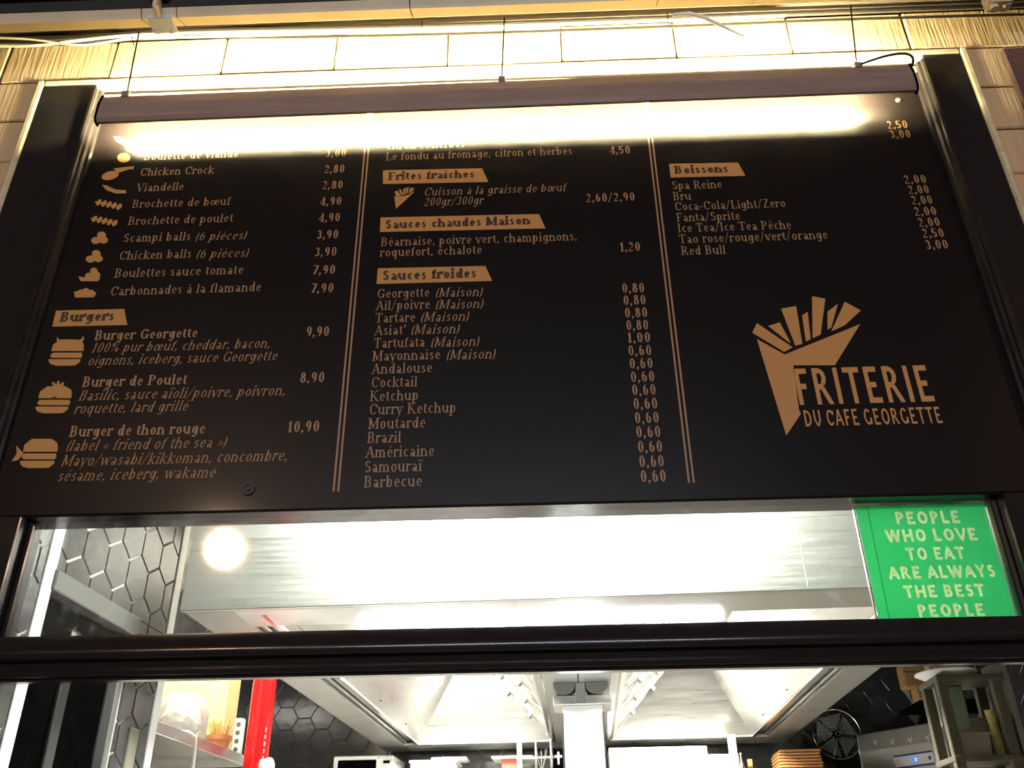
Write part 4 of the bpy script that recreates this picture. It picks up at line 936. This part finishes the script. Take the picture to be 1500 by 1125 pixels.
MB().lathe([(0, 0), (.018, 0), (.020, .05), (.015, .11), (.021, .16), (.014, a.z-zs2), (0, a.z-zs2)], (0, 0, 0), 14).build('roll', M['straw'], t_, True)
MB().lathe([(.016, a.z-zs2-.004), (.019, a.z-zs2+.006), (.010, a.z-zs2+.008)], (0, 0, 0), 12).build('torn_edge', M['plastic'], t_, True)
# oval dishes on top
for k, (px, lab, r) in enumerate(((1400, 'large white dish lying on top of the rack', .115),)):
    a = kx(px, 985); t = tag(MB().lathe([(0, .003), (r*.6, .003), (r*.65, 0), (r*.7, .004), (r, .022), (r*.98, .026), (r*.66, .010), (0, .010)], (0, 0, 0), 32).build('oval_dish', M['plastic'], None, True), lab, 'dish')
    t.matrix_world = KM @ Matrix.Translation((a.x, RY+.10, zs1))
a = kx(1370, 995, RY+.16); t = tag(MB().lathe([(0, .002), (.02, .002), (.022, 0), (.05, .035), (.048, .037), (.02, .006), (0, .006)], (0, 0, 0), 24).build('small_bowl', M['plastic'], None, True), 'small white bowl on the brown boxes left of the rack', 'bowl')
bz = 2.36
# brown boxes behind the rack on a steel shelf of the right wall
BY = 2.6
a, b = kat(1328, 1006, y=BY), kat(1400, 1006, y=BY); c2, e2 = kat(1347, 1025, y=BY), kat(1400, 1025, y=BY)
rs = kthing('wall_shelf', 'small dark wall shelf carrying brown boxes right of the hood', 'shelf', (WXR-.2, BY+.2, c2.z)); lw = local(rs, True)
MB().box(lw((c2.x+.0, BY+.01, c2.z-.018)), lw((WXR-.01, BY+.35, c2.z)), .002).build('shelf_board', M['dark'], rs)
MB().box(lw((WXR-.10, BY+.15, c2.z-.12)), lw((WXR-.01, BY+.17, c2.z-.018)), .002).build('shelf_bracket', M['dark'], rs)
for nm, q0, q1, zb, ztp, lab in (('lower', c2, e2, c2.z, a.z, 'smaller brown cardboard box under a larger one right of the hood'), ('upper', a, b, a.z, kat(1330, 972, y=BY).z, 'larger brown cardboard box on a smaller one right of the hood')):
    t = kthing('cardboard_box', lab, 'box', ((q0.x+q1.x)/2, BY, zb)); hw = (q1.x-q0.x)/2
    MB().box((-hw, 0, 0), (hw, .10, ztp-zb), .004).build('carton', M['card'], t)
    MB().box((-hw-.001, -.001, (ztp-zb)*.62), (hw*.2, .001, (ztp-zb)*.66), 0).build('flap_line', M['ink'], t)
    MB().box((-.012, -.0015, 0), (.012, .0, ztp-zb)).build('tape', M['straw'], t)
p = kat(1366, 990, y=BY-.0)
bpy.data.objects.remove(t, do_unlink=True) if 0 else None
bowl = [o for o in C.objects if o.name.startswith('small_bowl')][0]
a2 = kx(1372, 997, RY+.05)
bowl.matrix_world = KM @ Matrix.Translation((pl.x+.035, RY+.05, zs1)); bowl['label'] = 'small white bowl at the left edge on top of the rack'
bowl.scale = (.8, .8, .8)

# ---- left rack with shelf, behind the tiled corner
SX = -1.49; SZ = 2.125
lr = kthing('shelf_unit', 'steel shelf unit behind the left tiled corner', 'shelf unit', (-1.76, 1.7, .05)); lq = local(lr, True)
MB().box(lq((-2.03, 1.06, SZ-.022)), lq((SX, 2.42, SZ)), .002).build('shelf_board', M['steel'], lr)
MB().box(lq((SX-.006, 1.06, SZ-.040)), lq((SX+.004, 2.42, SZ+.004)), .002).build('shelf_lip', M['steel'], lr)
LZ = 1.83
MB().box(lq((-2.03, 1.06, LZ-.022)), lq((SX, 2.22, LZ)), .002).build('shelf_board', M['steeld'], lr)
for y in (1.06, 2.38):
    for x in (-2.03, SX-.03): MB().box(lq((x, y, .05)), lq((x+.03, y+.03, SZ-.02)), .002).build('post', M['steeld'], lr)
def lat(px, py, x=-1.56): return kat(px, py, x=x)
# stack of plates
p = kat(250, 1112, x=-1.66)
hz = kat(250, 1108, x=-1.62)
nplt = 9; pth = .012
py_ = 1.42
for k in range(nplt):
    t = tag(MB().lathe([(0, .002), (.06, .002), (.065, 0), (.07, .003), (.125, .012), (.123, .014), (.07, .006), (0, .005)], (0, 0, 0), 28).build('plate', M['plastic'], None, True),
            'topmost white plate of the pile under the left steel shelf' if k == nplt-1 else 'white plate within the pile under the left steel shelf, below the topmost', 'plate', 'white plates piled under the left shelf')
    t.matrix_world = KM @ Matrix.Translation((-1.64, py_, LZ+k*pth*1.0+.0))
# clear domed cake cover with plastic inside
p = kat(266, 1050, x=-1.66)
dm = kthing('glass_dome', 'clear dome with crumpled white packaging on the left shelf', 'dome', (-1.66, p.y, SZ)); 
MB().lathe([(.115, 0), (.115, .13), (.10, .18), (.07, .21), (0, .225)], (0, 0, 0), 28).build('dome', M['clear'], dm, True)
import bmesh
bm = bmesh.new(); bmesh.ops.create_icosphere(bm, subdivisions=3, radius=.085)
for v in bm.verts:
    v.co *= 1+random.uniform(-.12, .12); v.co.z = v.co.z*.9+.085
me_ = bpy.data.meshes.new('packaging'); bm.to_mesh(me_); bm.free(); me_.materials.append(M['plastic'])
o = bpy.data.objects.new('packaging', me_); C.objects.link(o); o.parent = dm
# books/folder strips: white stands at the left of dome
t_ = kthing('paper_stand', 'white card stand between the tiled corner and the dome', 'stand', (-1.62, 1.12, SZ))
MB().box((-.05, -.03, 0), (.10, -.02, .22), .002).build('card', M['plastic'], t_); MB().box((-.10, .0, 0), (.10, .04, .012), .002).build('foot', M['plastic'], t_)
MB().box((-.08, -.02, .012), (-.07, .03, .24), .001).build('fin', M['chrome'], t_)
# terracotta pot with straw stuff
p = kat(318, 1092, x=-1.585)
pot = kthing('terracotta_pot', 'small terracotta pot of yellow stalks on the left shelf', 'pot', (-1.585, p.y, SZ))
MB().lathe([(0, 0), (.042, 0), (.055, .055), (.060, .055), (.062, .075), (.052, .075), (.046, .06), (0, .06)], (0, 0, 0), 24).build('pot', M['terra'], pot, True)
me = MB()
for k in range(46):
    a0 = random.uniform(0, 6.28); r = random.uniform(0, .042); z = random.uniform(.10, .15)
    me.tube([(r*math.cos(a0)*.7, r*math.sin(a0)*.7, .055), (r*math.cos(a0)*1.25, r*math.sin(a0)*1.25, z)], [.004, .006], 5)
tag(me.build('stalks', M['straw'], pot), kind='stuff')
# pale yellow cupboard box
p = kat(316, 1040, x=-1.70); p2 = kat(366, 1040, x=-1.55)
yb = kthing('yellow_cupboard', 'pale yellow wall cupboard above the left shelf end', 'cupboard', (-1.78, 2.30, SZ))
MB().box((-.22, -.06, 0), (.16, .10, .52), .004).build('body', M['yellow'], yb)
MB().box((-.20, -.068, .02), (.14, -.06, .50), .003).build('door', M['yellow'], yb)
# power strip
p = kat(350, 1075, x=-1.535)
ps = kthing('power_strip', 'white power strip standing upright between pot and extinguisher', 'power strip', (-1.535, p.y, SZ))
MB().box((-.02, -.02, 0), (.02, .02, .17), .005).build('body', M['plastic'], ps)
for k in range(4): MB().lathe([(0, -.001), (.010, -.001), (.012, .001)], (0, -.0205, .03+.037*k), 12, 'y').build('socket', M['grey'], ps)
MB().tube([(0, 0, .005), (.055, -.01, .0), (.062, -.012, -.06), (.060, -.012, -.20)], .006, 8).build('cord', M['plastic'], ps, True)
c0 = kat(283, 1082, x=SX+.02)
tag(MB().tube([(-.06, 0, .012), (-.01, 0, .012), (.025, 0, -.01), (.03, 0, -.08), (.03, .01, -.20)], .007, 8).build('cord', M['plastic'], None, True), 'white cord hanging over the edge of the left shelf', 'cord').matrix_world = KM @ Matrix.Translation((SX, 1.56, SZ))
# fire extinguisher on the end post
e0 = kat(381, 1060, y=2.05)
fe = kthing('fire_extinguisher', 'tall red fire extinguisher at the end of the left shelf', 'fire extinguisher', (e0.x, 2.05, 1.62))
rr = (kat(397, 1060, y=2.05).x-kat(364, 1060, y=2.05).x)/2*1.02; zt3 = kat(382, 990, y=2.05).z-1.62
MB().lathe([(0, 0), (rr*.9, 0), (rr, .02), (rr, zt3-.035), (rr*.95, zt3-.015), (rr*.8, zt3-.004), (0, zt3)], (0, 0, 0), 36).build('cylinder', M['red'], fe, True)
me = MB(); 
for k in range(9):
    z = .34+k*.030; a0 = math.radians(-42)
    for j in range(2): me.add([(rr*1.004*math.cos(a0+dd), rr*1.004*math.sin(a0+dd), z+zz) for dd, zz in ((0.0, 0), (.14, 0), (.14, .018-.006*j), (0.0, .018))], [(0, 1, 2, 3)])
me.build('white_print', M['white'], fe)
MB().box((-.03, -rr-.03, 0-.03), (.03, -rr+.02, .0)).build('foot_clip', M['dark'], fe) if 0 else None
MB().tube([(-rr*.9, 0, .2), (-rr-.05, 0, .2)], .012, 8).build('wall_clip', M['dark'], fe)
p = kat(392, 1112, y=1.9)
t_ = kthing('white_cloth', 'crumpled white cloth beside the foot of the red extinguisher', 'cloth', (p.x, 1.9, 1.85)); 
bm = bmesh.new(); bmesh.ops.create_icosphere(bm, subdivisions=3, radius=.04)
for v in bm.verts: v.co *= 1+.3*math.sin(v.co.x*90+v.co.z*140)*.4; v.co.z *= 1.5; v.co.z += .17
me_ = bpy.data.meshes.new('bundle'); bm.to_mesh(me_); bm.free(); me_.materials.append(M['plastic'])
for q in me_.polygons: q.use_smooth = True
o = bpy.data.objects.new('bundle', me_); C.objects.link(o); o.parent = t_
MB().tube([(0, 0, 0), (0, 0, .14)], .006, 6).build('hook', M['chrome'], t_)

# ------------------------------------------------------------------ green poster behind the glass
PY = .056
po = thing('poster', 'green poster with pale capital lettering behind the right end of glass', 'poster', (1.0, PY, 2.13)); lp = local(po)
c_ = [at(1250, 742, PY), at(1461, 737, PY), at(1520, 915, PY), at(1293, 915, PY)]
xl = (c_[0].x+c_[3].x)/2; xr = 1.174
nx, nz = 24, 10; vs = []; z0, z1 = 2.112, 2.428
wv = lambda x, z: .0025*math.sin(x*55+z*9)*math.exp(-abs(x-xl-.05)*14)
for th_ in (0, .0012):
    for i in range(nx+1):
        for j in range(nz+1):
            x = xl+(xr-xl)*i/nx; z = z0+(z1-z0)*j/nz; vs.append(lp((x, PY+.003+th_+wv(x, z), z)))
fs = [(i*(nz+1)+j, (i+1)*(nz+1)+j, (i+1)*(nz+1)+j+1, i*(nz+1)+j+1) for i in range(nx) for j in range(nz)]
LT = (('PEOPLE', 1312.6, 768.3, 1409.5), ('WHO LOVE', 1299, 794.5, 1435), ('TO EAT', 1328.5, 820.8, 1416), ('ARE ALWAYS', 1303, 848.6, 1461.5), ('THE BEST', 1325, 876, 1446), ('PEOPLE', 1345, 904, 1446))
cut = MB(); YP = PY+.003
for txt, x0_, by, x1_ in LT:
    a, b = at(x0_, by, YP), at(x1_, by, YP); V, Fc, wd = setline(txt, 'sans'); w_ = (b.x-a.x)/wd; h_ = at(x0_, by-18.5, YP).z-a.z
    for f in Fc:
        q = [(a.x+V[k][0]*w_, a.z+V[k][1]*h_) for k in f]
        if sum(q[k-1][0]*q[k][1]-q[k][0]*q[k-1][1] for k in range(len(q))) < 0: q = q[::-1]
        n = len(q)
        cut.add([lp((x, YP-.01, z)) for x, z in q]+[lp((x, YP+.01, z)) for x, z in q], [tuple(range(n)), tuple(range(2*n-1, n-1, -1))]+[(k, n+k, n+(k+1) % n, (k+1) % n) for k in range(n)])
    put_text(po, lp, txt, x0_, by, x1_, 'sans', M['postertext'], YP+.0002, h_)
cut = cut.build('cutter', None)
sheet = MB().box(lp((xl, YP, z0)), lp((xr, YP+.0006, z1))).build('sheet', M['poster'], po)
cut.parent = po
bpy.context.view_layer.update()
md = sheet.modifiers.new('b', 'BOOLEAN'); md.operation = 'DIFFERENCE'; md.solver = 'EXACT'; md.use_self = True; md.object = cut
bpy.context.view_layer.update()
me_ = bpy.data.meshes.new_from_object(sheet.evaluated_get(bpy.context.evaluated_depsgraph_get()))
sheet.modifiers.clear(); sheet.data = me_; bpy.data.objects.remove(cut, do_unlink=True)
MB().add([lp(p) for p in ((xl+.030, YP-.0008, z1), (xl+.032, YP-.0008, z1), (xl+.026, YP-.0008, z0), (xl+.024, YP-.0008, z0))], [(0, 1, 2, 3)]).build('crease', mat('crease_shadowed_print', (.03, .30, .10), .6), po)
# clear sleeve edge
MB().box(lp((xl-.008, PY-.003, 2.115)), lp((xl-.005, PY+.006, 2.425))).build('sleeve_edge', M['chrome'], po)
